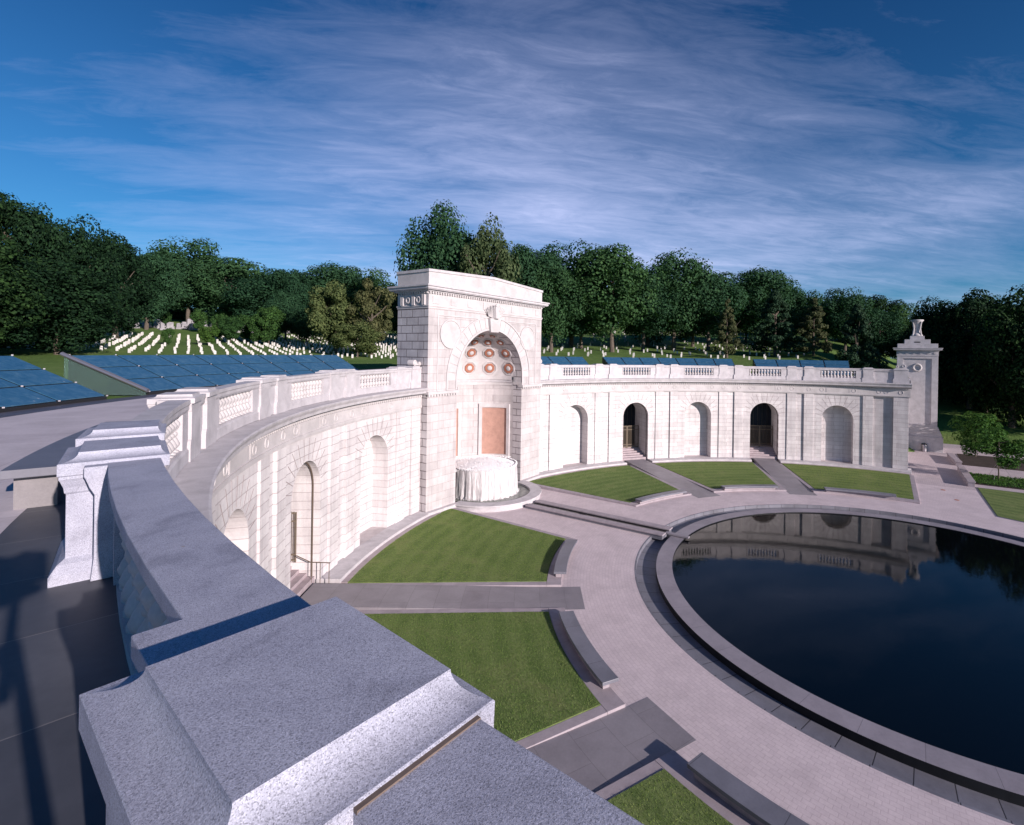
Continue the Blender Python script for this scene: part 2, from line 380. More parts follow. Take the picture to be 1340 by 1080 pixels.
for s in (-1, 1):
    for k, (fa, fb) in enumerate(edges):
        mb = MB(); lawn_sheet(mb, s, fa, fb, R0, R1, 0, ZP-.3); struct('lawn', mb, M['lawn'])
        # kerb: a slab frame round the lawn, a few millimetres lower than the turf
        kb = MB()
        kr = 16.62
        kw = .36
        def off(f, sgn): return lambda r: f(r)+sgn*deg(kw/r)
        lawn_sheet(kb, s, off(fa, -1), off(fb, 1), kr, 17.30, -.018, ZP-.2, 2, 24)
        lawn_sheet(kb, s, off(fa, -1), lambda r: fa(r)-.02, 17.305, 26.2, -.022, ZP-.2, 8, 1)
        lawn_sheet(kb, s, lambda r: fb(r)+.02, off(fb, 1), 17.305, 26.2, -.022, ZP-.2, 8, 1)
        struct('lawn_kerb', kb, M['kerb'], bevel=.012)
        # grass blades standing on the turf
        gb = MB(); area = 150
        cnt = {(-1, 0): 52000, (-1, 1): 75000, (-1, 2): 20000, (1, 0): 26000, (1, 1): 16000, (1, 2): 14000}[(s, k)]
        vs = []; fs = []
        for i in range(cnt):
            r = sqrt(rg.uniform(R0**2, R1**2)); a, b = fa(r), fb(r)
            if k == 2 and s < 0 and a+(b-a) > 0: b = min(b, 80)
            th = s*rg.uniform(a, b); x, y, z = PT(th, r, zg(r))
            h = rg.uniform(.018, .04); w = rg.uniform(.004, .009)*(1.5 if s > 0 else 1.15); q = rg.uniform(0, 2*pi); lx, ly = rg.uniform(-.03, .03), rg.uniform(-.03, .03)
            n0 = len(vs); vs += [(x-w*cos(q), y-w*sin(q), z-.003), (x+w*cos(q), y+w*sin(q), z-.003), (x+lx, y+ly, z+h)]; fs.append((n0, n0+1, n0+2))
        gb.add(vs, fs); o = obj('grass', gb, M['grass'], recalc=False); o['kind'] = 'stuff'
        tag(o, 'short mown grass blades of the wedge shaped lawns', 'grass')
    # slate paths through the lawns, rising from the plaza to the doors
    for dc in DOORS:
        mb = MB(); vs = []; fs = []; rs = [15.75, 16.6, 18, 20, 22, 24, 26, 27.55]
        for r in rs:
            z = ZP+.006 if r < 17 else ZP+.006+(r-17)/10.55*(.42-.02)
            for o_ in (-1.02, 1.02): vs.append(PT(s*par(dc, r, o_), r, z))
        for i in range(len(rs)-1): fs.append((2*i, 2*i+1, 2*i+3, 2*i+2))
        k0 = len(vs); vs += [(v[0], v[1], v[2]-.25) for v in vs[:]]
        for i in range(len(rs)-1):
            fs.append((2*i, 2*i+2, k0+2*i+2, k0+2*i)); fs.append((2*i+1, 2*i+3, k0+2*i+3, k0+2*i+1))
        fs.append((0, 1, k0+1, k0)); mb.add(vs, fs); struct('slate_path', mb, M['slate'])
# border walk between lawn and wall
mb = MB()
segs = [(-91.3, -DOORS[1]-3.0), (-DOORS[1]+3.0, -DOORS[0]-3.0), (-DOORS[0]+3.0, -11.6), (11.6, DOORS[0]-3.0), (DOORS[0]+3.0, DOORS[1]-3.0), (DOORS[1]+3.0, 91.3)]
for a, b_ in segs: mb.cbox(a, b_, 26.25, 26.9, ZP-.2, -.172)
struct('border_walk', mb, M['border'])
# benches
def bench(s, a, b_, label):
    o = thing('curved_bench', label, 'bench', PT(s*(a+b_)/2, 16.75, ZP), 'curved granite benches round the pool plaza')
    q = MB(); q.cbox(s*a, s*b_, 16.40, 17.0, -.11, .0, 24); obj('seat', q, M['bench'], o, bevel=.012)
    q = MB(); q.cbox(s*(a+.5), s*(b_-.5), 16.66, 16.9, -.31, -.11, 24); obj('base', q, M['kerb'], o)
bench(-1, 16.6, 31.1, 'dark curved granite bench on the far lawn edge, nearest the left side of the fountain')
bench(-1, 43.4, 58.7, 'dark curved granite bench along the large lawn at the left of the plaza')
bench(-1, 70.8, 87.0, 'shaded curved granite bench at the bottom edge of the picture')
bench(1, 14.8, 31.0, 'low curved bench on the lawn just right of the water channel')
bench(1, 43.2, 58.7, 'low curved bench on the middle lawn between the two right hand paths')
bench(1, 71.0, 87.6, 'long curved bench on the farthest right lawn by the wall end')

# ------------------------------------------------------------------ reflecting pool
pool = thing('reflecting_pool', 'large round pool of dark water with granite rim and drained gutter', 'pool', (0, 0, ZP))
q = MB(); q.sweep(0, 360, [(11.25, -1.2), (12.05, -1.2), (12.05, -.40), (11.25, -.40)], 240); o = obj('rim', q, [M['poolrim'], M['wet']], pool)
for p in o.data.polygons:
    if abs(p.normal.z) < .5: p.material_index = 1
q = MB(); q.sweep(0, 360, [(12.04, -1.2), (13.06, -1.2), (13.06, -.63), (12.04, -.68)], 240); obj('gutter', q, M['gutter'], pool)
q = MB(); q.sweep(0, 360, [(13.04, -.9), (13.12, -.9), (13.12, ZP+.004), (13.04, ZP+.004)], 240); obj('edging', q, M['gutter'], pool)
q = MB(); q.sweep(0, 360, [(.001, -1.3), (11.27, -1.3), (11.27, -1.2), (.001, -1.2)], 120); obj('floor', q, M['wet'], pool)
q = MB(); q.sweep(0, 360, [(.001, -.95), (11.26, -.95), (11.26, -.455), (.001, -.455)], 180); struct('pool_water', q, M['water'])

# ------------------------------------------------------------------ water channel and fountain
ch = thing('water_channel', 'straight raised granite channel carrying water from fountain to round pool', 'channel', (0, 17, ZP))
for x0 in (-.82, .30):
    q = MB(); q.box(x0, x0+.52, 12.3, 22.3, -.27, -.19); obj('coping', q, M['kerb'], ch, bevel=.012)
    q = MB(); q.box(x0+.06, x0+.46, 12.36, 22.3, ZP-.1, -.27); obj('wall', q, M['bench'], ch)
q = MB(); q.box(-.36, .36, 12.34, 22.3, ZP-.1, -.33); obj('bed', q, M['gutter'], ch)
q = MB(); q.box(-.298, .298, 12.36, 22.28, -.33, -.29); obj('water', q, M['water'], ch)
q = MB(); q.box(-.12, .12, 11.0, 12.42, -.355, -.25); obj('spout', q, M['poolrim'], ch, bevel=.01)

fo = thing('fountain', 'round fountain with a white curtain of falling water under the tall arch', 'fountain', (0, 26.6, ZP))
def ap0(a): return (3.5*sin(rad(a)), 27.0+3.3*cos(rad(a)))
M['foam'] = plain_stone('foaming_water', (.93, .91, .92), .04, rough=.4, bump=1, fine=9, dist=.06)  # white foam; near-white colour also stands in for blown-out sunlight on the top
def circ_sweep(mb, cx, cy, a0, a1, prof, n):
    k = len(prof); vs = []; fs = []
    for i in range(n+1):
        a = rad(a0+(a1-a0)*i/n); vs += [(cx+r*sin(a), cy-r*cos(a), z) for r, z in prof]
    for i in range(n):
        for j in range(k): fs.append((i*k+j, i*k+(j+1) % k, (i+1)*k+(j+1) % k, (i+1)*k+j))
    fs.append(tuple(range(k))); fs.append(tuple(n*k+j for j in range(k))); mb.add(vs, fs)
q = MB(); circ_sweep(q, 0, 26.3, -88, 88, [(3.05, -.6), (3.82, -.6), (3.82, -.12), (3.92, -.10), (3.92, .0), (3.05, .0)], 60); obj('basin_rim', q, M['marble2'], fo, bevel=.015)
q = MB(); circ_sweep(q, 0, 26.3, -180, 180, [(.01, -.6), (3.06, -.6), (3.06, -.13), (.01, -.13)], 64); obj('water', q, M['fwater'], fo)
q = MB(); circ_sweep(q, 0, 26.8, -180, 180, [(.01, -.3), (2.36, -.3), (2.36, 1.78), (2.42, 1.86), (.01, 1.86)], 64); obj('drum', q, M['marble'], fo)
rg = random.Random(5); q = MB(); ri_ = [ap0(-62+124*i/40) for i in range(41)]; fr_ = [(2.38*cos(pi*i/20), 26.8-2.38*sin(pi*i/20)) for i in range(1, 20)]
mdv, mdf = [], []
for j_ in range(13):
    for i_ in range(49):
        k_ = j_/12; a_ = 2*pi*i_/48; mdv.append((2.40*k_*sin(a_), 26.8-2.40*k_*cos(a_), 1.875+.42*(1-k_**2)+.03*sin(9*a_+j_)*k_+rg.uniform(-.015, .015)))
for j_ in range(12):
    for i_ in range(48): mdf.append((j_*49+i_, j_*49+i_+1, (j_+1)*49+i_+1, (j_+1)*49+i_))
md = MB(); md.add(mdv, mdf); obj('sun_catching_foam', md, M['foam'], fo, smooth=True, recalc=False)  # domed shape added so the water top faces the sun and brightens
pts_ = ri_+[(2.5, 27.6), (2.39, 26.9)]+fr_+[(-2.39, 26.9), (-2.5, 27.6)]
q.loft([[(x, y, 1.70) for x, y in pts_], [(x, y, 1.87) for x, y in pts_]]); obj('upper_basin', q, M['foam'], fo)
q = MB(); vs = []; fs = []; n, k = 220, 16; rg = random.Random(5)
ph = [rg.uniform(0, 6.28) for _ in range(8)]
for i in range(n):
    a = 2*pi*i/n; e = .03*sin(17*a+ph[0])+.025*sin(31*a+ph[1])+.02*sin(53*a+ph[2])
    for j in range(k+1):
        t = j/k; z = 1.93-t*2.06; r = 2.40+.10*sqrt(t)+e*(.3+t)+(.10*rg.random() if j >= k-1 else .015*rg.random())
        vs.append((r*sin(a), 26.8-r*cos(a), z+(.04*rg.random() if j < 1 else 0)))
for i in range(n):
    for j in range(k): fs.append((i*(k+1)+j, ((i+1) % n)*(k+1)+j, ((i+1) % n)*(k+1)+j+1, i*(k+1)+j+1))
q.add(vs, fs); obj('water_curtain', q, M['curtain'], fo, smooth=True, recalc=False)
q = MB(); vs = []; fs = []
for i in range(900):
    a = rg.uniform(-pi, pi); r = rg.gauss(2.56, .05); x, y = r*sin(a), 26.8-r*cos(a); z = -.13+abs(rg.gauss(0, .05)); w = rg.uniform(.015, .04)
    q.add([(x-w, y, z), (x+w, y, z), (x, y-w, z+w), (x, y+w, z+w*.6)], [(0, 1, 2), (0, 1, 3), (0, 2, 3), (1, 2, 3)])
for i in range(5200):  # upright tufts added over the top to catch sun and whiten it
    if i % 2: a = rg.uniform(-pi/2, pi/2); k_ = sqrt(rg.random()); x, y = 2.4*k_*sin(a), 26.8-2.4*k_*cos(a)
    else: a = rg.uniform(-pi/2, pi/2); k_ = sqrt(rg.random()); x, y = 3.4*k_*sin(a), 26.9+3.2*k_*cos(a)
    z = 1.865+(.42*max(0, 1-(x*x+(y-26.8)**2)/5.76)); w = rg.uniform(.02, .045); h = rg.uniform(.015, .05)
    q.add([(x-w, y, z), (x+w, y, z), (x+w*.3, y+.03, z+h), (x-w*.3, y+.02, z+h)], [(0, 1, 2, 3)])
for i in range(1400):      # spray thrown up along the lip
    a = rg.uniform(-pi/2, pi/2)*1.05; r = 2.42+rg.gauss(0, .03); x, y = r*sin(a), 26.8-r*cos(a); z = 1.9+rg.uniform(-.03, .09); w = rg.uniform(.012, .035)
    q.add([(x-w, y, z), (x+w, y, z), (x, y, z+w*2)], [(0, 1, 2)])
obj('froth', q, M['foam'], fo)

# ------------------------------------------------------------------ curved walls
HW, ZS, DEP = 1.375, 4.20, .92
ZE = 6.62
def arch_bay(mb, thc, half, r, depth, back=True, dirs=1):
    S = rad(half)*r; t = rad(thc); out = Vector((sin(t), cos(t), 0)); tan = Vector((cos(t), -sin(t), 0))
    def fp(s_, z): a = t+s_/r; return Vector((r*sin(a), r*cos(a), z))
    cols = []
    for i in range(5): cols.append((-S+(S-HW)*i/5, 0))
    n = 24; arc = [(-HW*cos(pi*i/n), ZS+HW*sin(pi*i/n)) for i in range(n+1)]
    for (s0, z0), (s1, z1) in zip(cols+[(-HW, 0)], (cols+[(-HW, 0)])[1:]):
        mb.add([fp(s0, 0), fp(s1, 0), fp(s1, ZE), fp(s0, ZE)], [(0, 1, 2, 3)]); mb.add([fp(-s0, 0), fp(-s1, 0), fp(-s1, ZE), fp(-s0, ZE)], [(0, 1, 2, 3)])
    for (s0, z0), (s1, z1) in zip(arc, arc[1:]):
        mb.add([fp(s0, z0), fp(s1, z1), fp(s1, ZE), fp(s0, ZE)], [(0, 1, 2, 3)])
    path = [(-HW, 0)]+arc+[(HW, 0)]
    front = [fp(s_, z) for s_, z in path]
    base = PT(thc, r, 0); rear = [Vector(base)+tan*s_+out*depth+Vector((0, 0, z)) for s_, z in path]
    for i in range(len(path)-1): mb.add([front[i], front[i+1], rear[i+1], rear[i]], [(0, 1, 2, 3)])
    if back:
        c = Vector(base)+out*depth+Vector((0, 0, ZS)); m_ = len(rear)
        for i in range(m_-1): mb.add([c, rear[i], rear[i+1]], [(0, 1, 2)])
        mb.add([c, rear[0], rear[-1]], [(0, 1, 2)])
        mb.add([front[0], front[-1], rear[-1], rear[0]], [(0, 1, 2, 3)])
def voussoirs(mb, thc, r):
    n = 13; t = rad(thc)
    for k in range(n+1):
        a = pi*k/n-pi/2
        if abs(a) > 1.35: continue
        zmax = (ZE-.10-ZS)/max(.2, cos(a)); ro = min(zmax, 2.38 if abs(a) < .8 else 2.38-(abs(a)-.8)*.7)
        w0, w1 = .011, .017; lo = []; hi = []
        for rr_, o_ in ((HW+.06, -w0), (HW+.06, w0), (ro, w1), (ro, -w1)):
            s_ = rr_*sin(a)+o_*cos(a); z = ZS+rr_*cos(a)-o_*sin(a); b_ = t+s_/r
            lo.append(((r+.02)*sin(b_), (r+.02)*cos(b_), z)); hi.append(((r-.004)*sin(b_), (r-.004)*cos(b_), z))
        mb.hexa(lo, hi)

def wall_half(s, label):
    w = thing('curved_wall', label, 'wall', PT(s*50, R, 0))
    A = [A0+UU*k for k in range(6)]; B = [A0+SP+UU*k for k in range(5)]
    # piers
    for k in range(6):
        q = MB(); q.cbox(s*A[k], s*(A[k]+WW), R, R+.9, 0, ZE, 3); obj('pier', q, M['rustic'], w, bevel=.01)
    for k in range(5):
        q = MB(); q.cbox(s*B[k], s*(B[k]+WW), R, R+.9, 0, ZE, 3); obj('pier', q, M['rustic'], w, bevel=.01)
        q = MB(); q.cbox(s*(A[k]+WW), s*B[k], R+.13, R+.9, 0, ZE, 3); obj('recessed_panel', q, M['rustic'], w)
    q = MB(); q.cbox(s*88.25, s*90.75, R, R+.95, 0, ZE, 3); obj('end_pier', q, M['rustic'], w, bevel=.01)
    q = MB(); q.cbox(s*(A[5]+WW), s*88.25, R+.2, R+.9, 0, ZE, 3); obj('recessed_panel', q, M['ashlar'], w)
    q = MB(); q.cbox(s*12.8, s*A[0], R+.05, R+.9, 0, ZE, 1); obj('recessed_panel', q, M['rustic'], w)
    # bays
    for k in range(5):
        thc = (B[k]+WW+A[k+1])/2; half = (A[k+1]-B[k]-WW)/2; door = k in (1, 3)
        q = MB(); arch_bay(q, s*thc, half, R+.085, 2.45 if door else DEP, not door); obj('doorway_bay' if door else 'niche_bay', q, M['rustic'], w, recalc=False)
        q = MB(); voussoirs(q, s*thc, R+.083); obj('voussoir_joints', q, M['joint'], w)['kind'] = 'stuff'
        t = rad(s*thc); out = Vector((sin(t), cos(t), 0)); tan = Vector((cos(t), -sin(t), 0)); b0 = Vector(PT(s*thc, R, 0))
        def bx(mb, s0, s1, d0, d1, z0, z1):
            P = lambda a_, d_, z_: tuple(b0+tan*a_+out*d_+Vector((0, 0, z_)))
            mb.hexa([P(s0, d0, z0), P(s1, d0, z0), P(s1, d1, z0), P(s0, d1, z0)], [P(s0, d0, z1), P(s1, d0, z1), P(s1, d1, z1), P(s0, d1, z1)])
        if door:
            # thin bronze strip round the reveal
            q = MB(); n = 20; d = .34
            path = [(-HW, 0)]+[(-HW*cos(pi*i/n), ZS+HW*sin(pi*i/n)) for i in range(n+1)]+[(HW, 0)]
            inn = [(-HW+.05, 0)]+[(-(HW-.05)*cos(pi*i/n), ZS+(HW-.05)*sin(pi*i/n)) for i in range(n+1)]+[(HW-.05, 0)]
            for (p0, p1, i0, i1) in zip(path, path[1:], inn, inn[1:]):
                P = lambda a_, d_: tuple(b0+tan*a_[0]+out*d_+Vector((0, 0, a_[1])))
                q.hexa([P(p0, d), P(p1, d), P(i1, d), P(i0, d)], [P(p0, d+.05), P(p1, d+.05), P(i1, d+.05), P(i0, d+.05)])
            obj('reveal_strip', q, M['strip'], w)
            # steps
            q = MB()
            for i in range(6): bx(q, -HW+.005, HW-.005, .25+i*.33, 6, i*.15+.001-.2, (i+1)*.15)
            obj('steps', q, M['border'], w)
            # passage walls beyond the reveal and a dark glazed screen brought forward to blacken the doorway
            q = MB(); bx(q, -HW-.6, -HW, 2.52, 5.5, 0, 7.2); bx(q, HW, HW+.6, 2.52, 5.5, 0, 7.2); bx(q, -HW, HW, 2.52, 5.5, 6.0, 7.2); obj('passage', q, M['marble2'], w)
            q = MB(); bx(q, -HW, HW, 2.75, 2.85, 0, 6.0); obj('glazed_screen', q, M['darkdoor'], w)
            q = MB()
            for a_ in (-.95, -.45, 0, .45, .95): bx(q, a_-.03, a_+.03, 2.68, 2.75, 0, 6)
            obj('screen_mullions', q, M['blackmetal'], w)
            # gate leaves
            gt = thing('bronze_gate', GATE[(s, k)], 'gate', tuple(b0+out*1.85+Vector((0, 0, .75))), 'bronze gates in the doorways')
            z0, z1 = .82, 3.05
            left_open = s < 0
            for side in (-1, 1):
                fr = MB(); ba = MB()
                if left_open:   # leaf folded back against the reveal
                    def gb_(mb, u0, u1, zz0, zz1, th_=.02): bx(mb, side*(HW-.12)-th_, side*(HW-.12)+th_, 1.0+u0*.62, 1.0+u1*.62, zz0, zz1)
                else:
                    def gb_(mb, u0, u1, zz0, zz1, th_=.02):
                        x0_, x1_ = side*u0, side*u1; bx(mb, min(x0_, x1_), max(x0_, x1_), 1.85-th_, 1.85+th_, zz0, zz1)
                W1 = HW-.06
                for u in (.015, W1-.06): gb_(fr, u, u+.055, z0, z1, .03)
                for zz in (z0+.08, z0+.32, z1-.42, z1-.06): gb_(fr, .02, W1, zz, zz+.05, .025)
                nb = 11
                for i in range(1, nb): u = .04+(W1-.08)*i/nb; gb_(ba, u-.011, u+.011, z0+.02, z1+.03, .011)
                f_ = obj('gate_leaf', fr, M['bronze'], gt); obj('bars', ba, M['bronze'], f_)
            if s < 0 and k == 1:
                hr = thing('handrail', 'short bronze handrail on posts at the foot of the left doorway steps', 'handrail', tuple(b0+Vector((0, 0, 0))))
                P = lambda a_, d_, z_: b0+tan*a_+out*d_+Vector((0, 0, z_))
                q = MB(); q.tube(P(1.05, -.55, .86), P(1.05, .30, .90), .022); q.tube(P(1.05, .30, .90), P(1.05, .9, 1.2), .022); obj('rail', q, M['strip'], hr)
                for d in (-.5, -.12, .25):
                    q = MB(); q.tube(P(1.05, d, -.05 if d < 0 else 0), P(1.05, d, .87), .016); obj('post', q, M['strip'], hr)
    # plinth (broken at the doors), architrave, frieze, dentils, cornice
    pl = [(12.4, DOORS[0]-2.95), (DOORS[0]+2.95, DOORS[1]-2.95), (DOORS[1]+2.95, 91.3)]
    q = MB()
    for a, b_ in pl: q.sweep(s*a, s*b_, [(26.55, ZP-.2), (28.3, ZP-.2), (28.3, .0), (26.55, -.02)])
    obj('plinth', q, M['marble2'], w, bevel=.012)
    q = MB(); q.cbox(s*12.8, s*91.0, R-.02, R+.9, ZE, ZE+.07); q.cbox(s*12.8, s*91.05, R-.07, R+.9, ZE+.07, ZE+.19)
    obj('architrave', q, M['marble'], w)
    q = MB(); q.cbox(s*12.8, s*91.0, R-.03, R+.9, ZE+.19, 7.36); obj('frieze', q, M['marble'], w)
    q = MB(); th = 12.9; rings_ = []
    while th < 91.0:
        for t_, r_ in ((th, R-.035), (th, R-.13), (th+.22, R-.13), (th+.22, R-.035)):
            rings_.append([PT(s*t_, r_, 7.36), PT(s*t_, R+.05, 7.36), PT(s*t_, R+.05, 7.47), PT(s*t_, r_, 7.47)])
        th += .42
    q.loft(rings_)
    obj('dentil_course', q, M['marble'], w)
    q = MB(); q.sweep(s*12.8, s*91.2, [(R-.04, 7.36), (R-.04, 7.48), (R-.16, 7.50), (R-.20, 7.56), (R-.44, 7.60), (R-.46, 7.72), (R-.54, 7.84), (R-.56, 7.90), (R-.52, 7.93), (R+.9, 7.95), (R+.9, 7.36)])
    obj('cornice', q, M['marble2'], w)
    # frieze wreaths and vertical bars
    cen = []
    for k in range(5):
        c0 = (B[k]+WW+A[k+1])/2; cen += [c0-2.9, c0+2.9]
    for k in range(1, 5): cen += [A[k]+WW/2, B[k]+WW/2]
    cen += [A[5]+1.9+.9, A[5]+1.9+2.1, 89.5]
    for c0 in cen:
        t = rad(s*c0); out = Vector((sin(t), cos(t), 0)); tan = Vector((cos(t), -sin(t), 0)); p0 = Vector(PT(s*c0, R-.03, 7.08))
        q = MB(); ring_relief(q, p0, tan, -out, .17, .028); obj('wreath', q, M['marble'], w, smooth=True)
    q = MB()
    for k in range(5):
        c0 = (B[k]+WW+A[k+1])/2
        for d in (-2.2, -2.0, 2.0, 2.2): q.cbox(s*(c0+d-.05), s*(c0+d+.05), R-.045, R-.031, 6.86, 7.3, 1)
    obj('frieze_bars', q, M['marble'], w)
    q = MB(); q.cbox(s*12.8, s*90.7, R+.905, R+1.6, -.6, 8.0) if False else None
    return w
def ring_relief(mb, c, u, n, r, tr, ns=14, nt_=6):
    vs = []; fs = []; up = Vector((0, 0, 1))
    for i in range(ns):
        a = 2*pi*i/ns; d = u*cos(a)+up*sin(a)
        for j in range(nt_):
            b_ = 2*pi*j/nt_; vs.append(c+d*(r+tr*cos(b_))+n*(tr*sin(b_)*1.0))
    for i in range(ns):
        for j in range(nt_): fs.append((i*nt_+j, i*nt_+(j+1) % nt_, ((i+1) % ns)*nt_+(j+1) % nt_, ((i+1) % ns)*nt_+j))
    mb.add(vs, fs)
GATE = {(-1, 1): 'bronze gate folded back inside the doorway left of the tall arch', (-1, 3): 'bronze gate in the doorway hidden below the near parapet',
        (1, 1): 'sunlit bronze gate in the dark doorway nearest the tall arch on the right', (1, 3): 'half shaded bronze gate in the dark doorway farther right'}
wall_half(-1, 'white marble curved wall to the left of the tall arch')
wall_half(1, 'white marble curved wall to the right of the tall arch, ending by the pylon')
# ends of the right hand wall return
q = MB(); q.box(28.3, 42.6, .0, .9, ZP-.2, 8.0); q.box(28.2, 42.6, -.25, 1.0, 8.0, 8.28)
o = obj('retaining_wall', q, M['block']); tag(o, 'straight marble retaining wall running from the curved wall back to the pylon', 'wall')
q = MB(); q.box(-44, -28.35, .0, .9, ZP-.2, 8.0)
o = obj('retaining_wall', q, M['block']); tag(o, 'straight marble retaining wall out of view under the near terrace', 'wall')

# ------------------------------------------------------------------ terrace
q = MB(); q.cbox(-91, -8.4, 28.78, 31.3, ZT-.5, ZT, 80); q.cbox(8.4, 91, 28.78, 31.3, ZT-.5, ZT, 80); q.cbox(-91, 91, 31.3, 33.85, ZT-.5, ZT, 150); struct('terrace', q, M['terrace'])
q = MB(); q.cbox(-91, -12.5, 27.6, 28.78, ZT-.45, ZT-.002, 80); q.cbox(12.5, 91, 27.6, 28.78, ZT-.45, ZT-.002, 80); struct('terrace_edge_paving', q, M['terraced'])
q = MB(); q.cbox(-91, 91, 33.85, 34.72, ZT-.5, ZT+.012, 150); struct('terrace_stone_border', q, M['glassband'])
q = MB(); q.cbox(-91, 91, 34.72, 41.3, ZT-.6, ZT-.05, 150); struct('terrace_rear', q, M['hill'])

# ------------------------------------------------------------------ balustrades
ZR = 9.225
bal_me = {}
def balu_mesh():
    mb = MB()
    half = [(.10, 0), (.10, .04), (.06, .05), (.055, .07), (.10, .13), (.112, .17), (.088, .24), (.052, .31), (.06, .325), (.075, .335), (.075, .36)]
    half = [(r*1.14, z) for r, z in half]; prof = half+[(r, .72-z) for r, z in half[::-1][1:]]
    mb.lathe(0, 0, prof, 14)
    me = bpy.data.meshes.new('baluster'); me.from_pydata(mb.v, [], mb.f); me.materials.append(M['marble'])
    me.polygons.foreach_set('use_smooth', [True]*len(me.polygons)); return me
BME = balu_mesh()
def pedestal(w, s, a, a1, near=False):
    mat = M['granite'] if near else M['marble2']
    r0, r1 = R+.02, R+.69
    q = MB()
    def rect(e, z, ei=None):
        ei = e if ei is None else ei; da = deg(e/27.8)
        return [PT(s*(a-da), r0-ei, z), PT(s*(a1+da), r0-ei, z), PT(s*(a1+da), r1+e, z), PT(s*(a-da), r1+e, z)]
    q.loft([rect(.10, ZT-.26, 0), rect(.10, ZT+.08, .0), rect(.075, ZT+.12, 0), rect(.05, ZT+.16, 0), rect(.0, ZT+.20, 0), rect(0, 8.97, 0)])
    obj('pedestal', q, mat, w, bevel=.006)
    q = MB(); q.loft([rect(.0, 8.97, .0), rect(.01, 8.985, .0), rect(.015, 9.03, .0), rect(.035, 9.09, .0), rect(.045, 9.11, .0), rect(.045, 9.135, .0), rect(.055, 9.145, .05), rect(.055, 9.248, .055)]
           + [rect(.050-.125*sin(pi/2*t_/10), 9.252+.073*(1-cos(pi/2*t_/10)), .052-.062*sin(pi/2*t_/10)) for t_ in range(11)])
    obj('cap', q, mat, w)
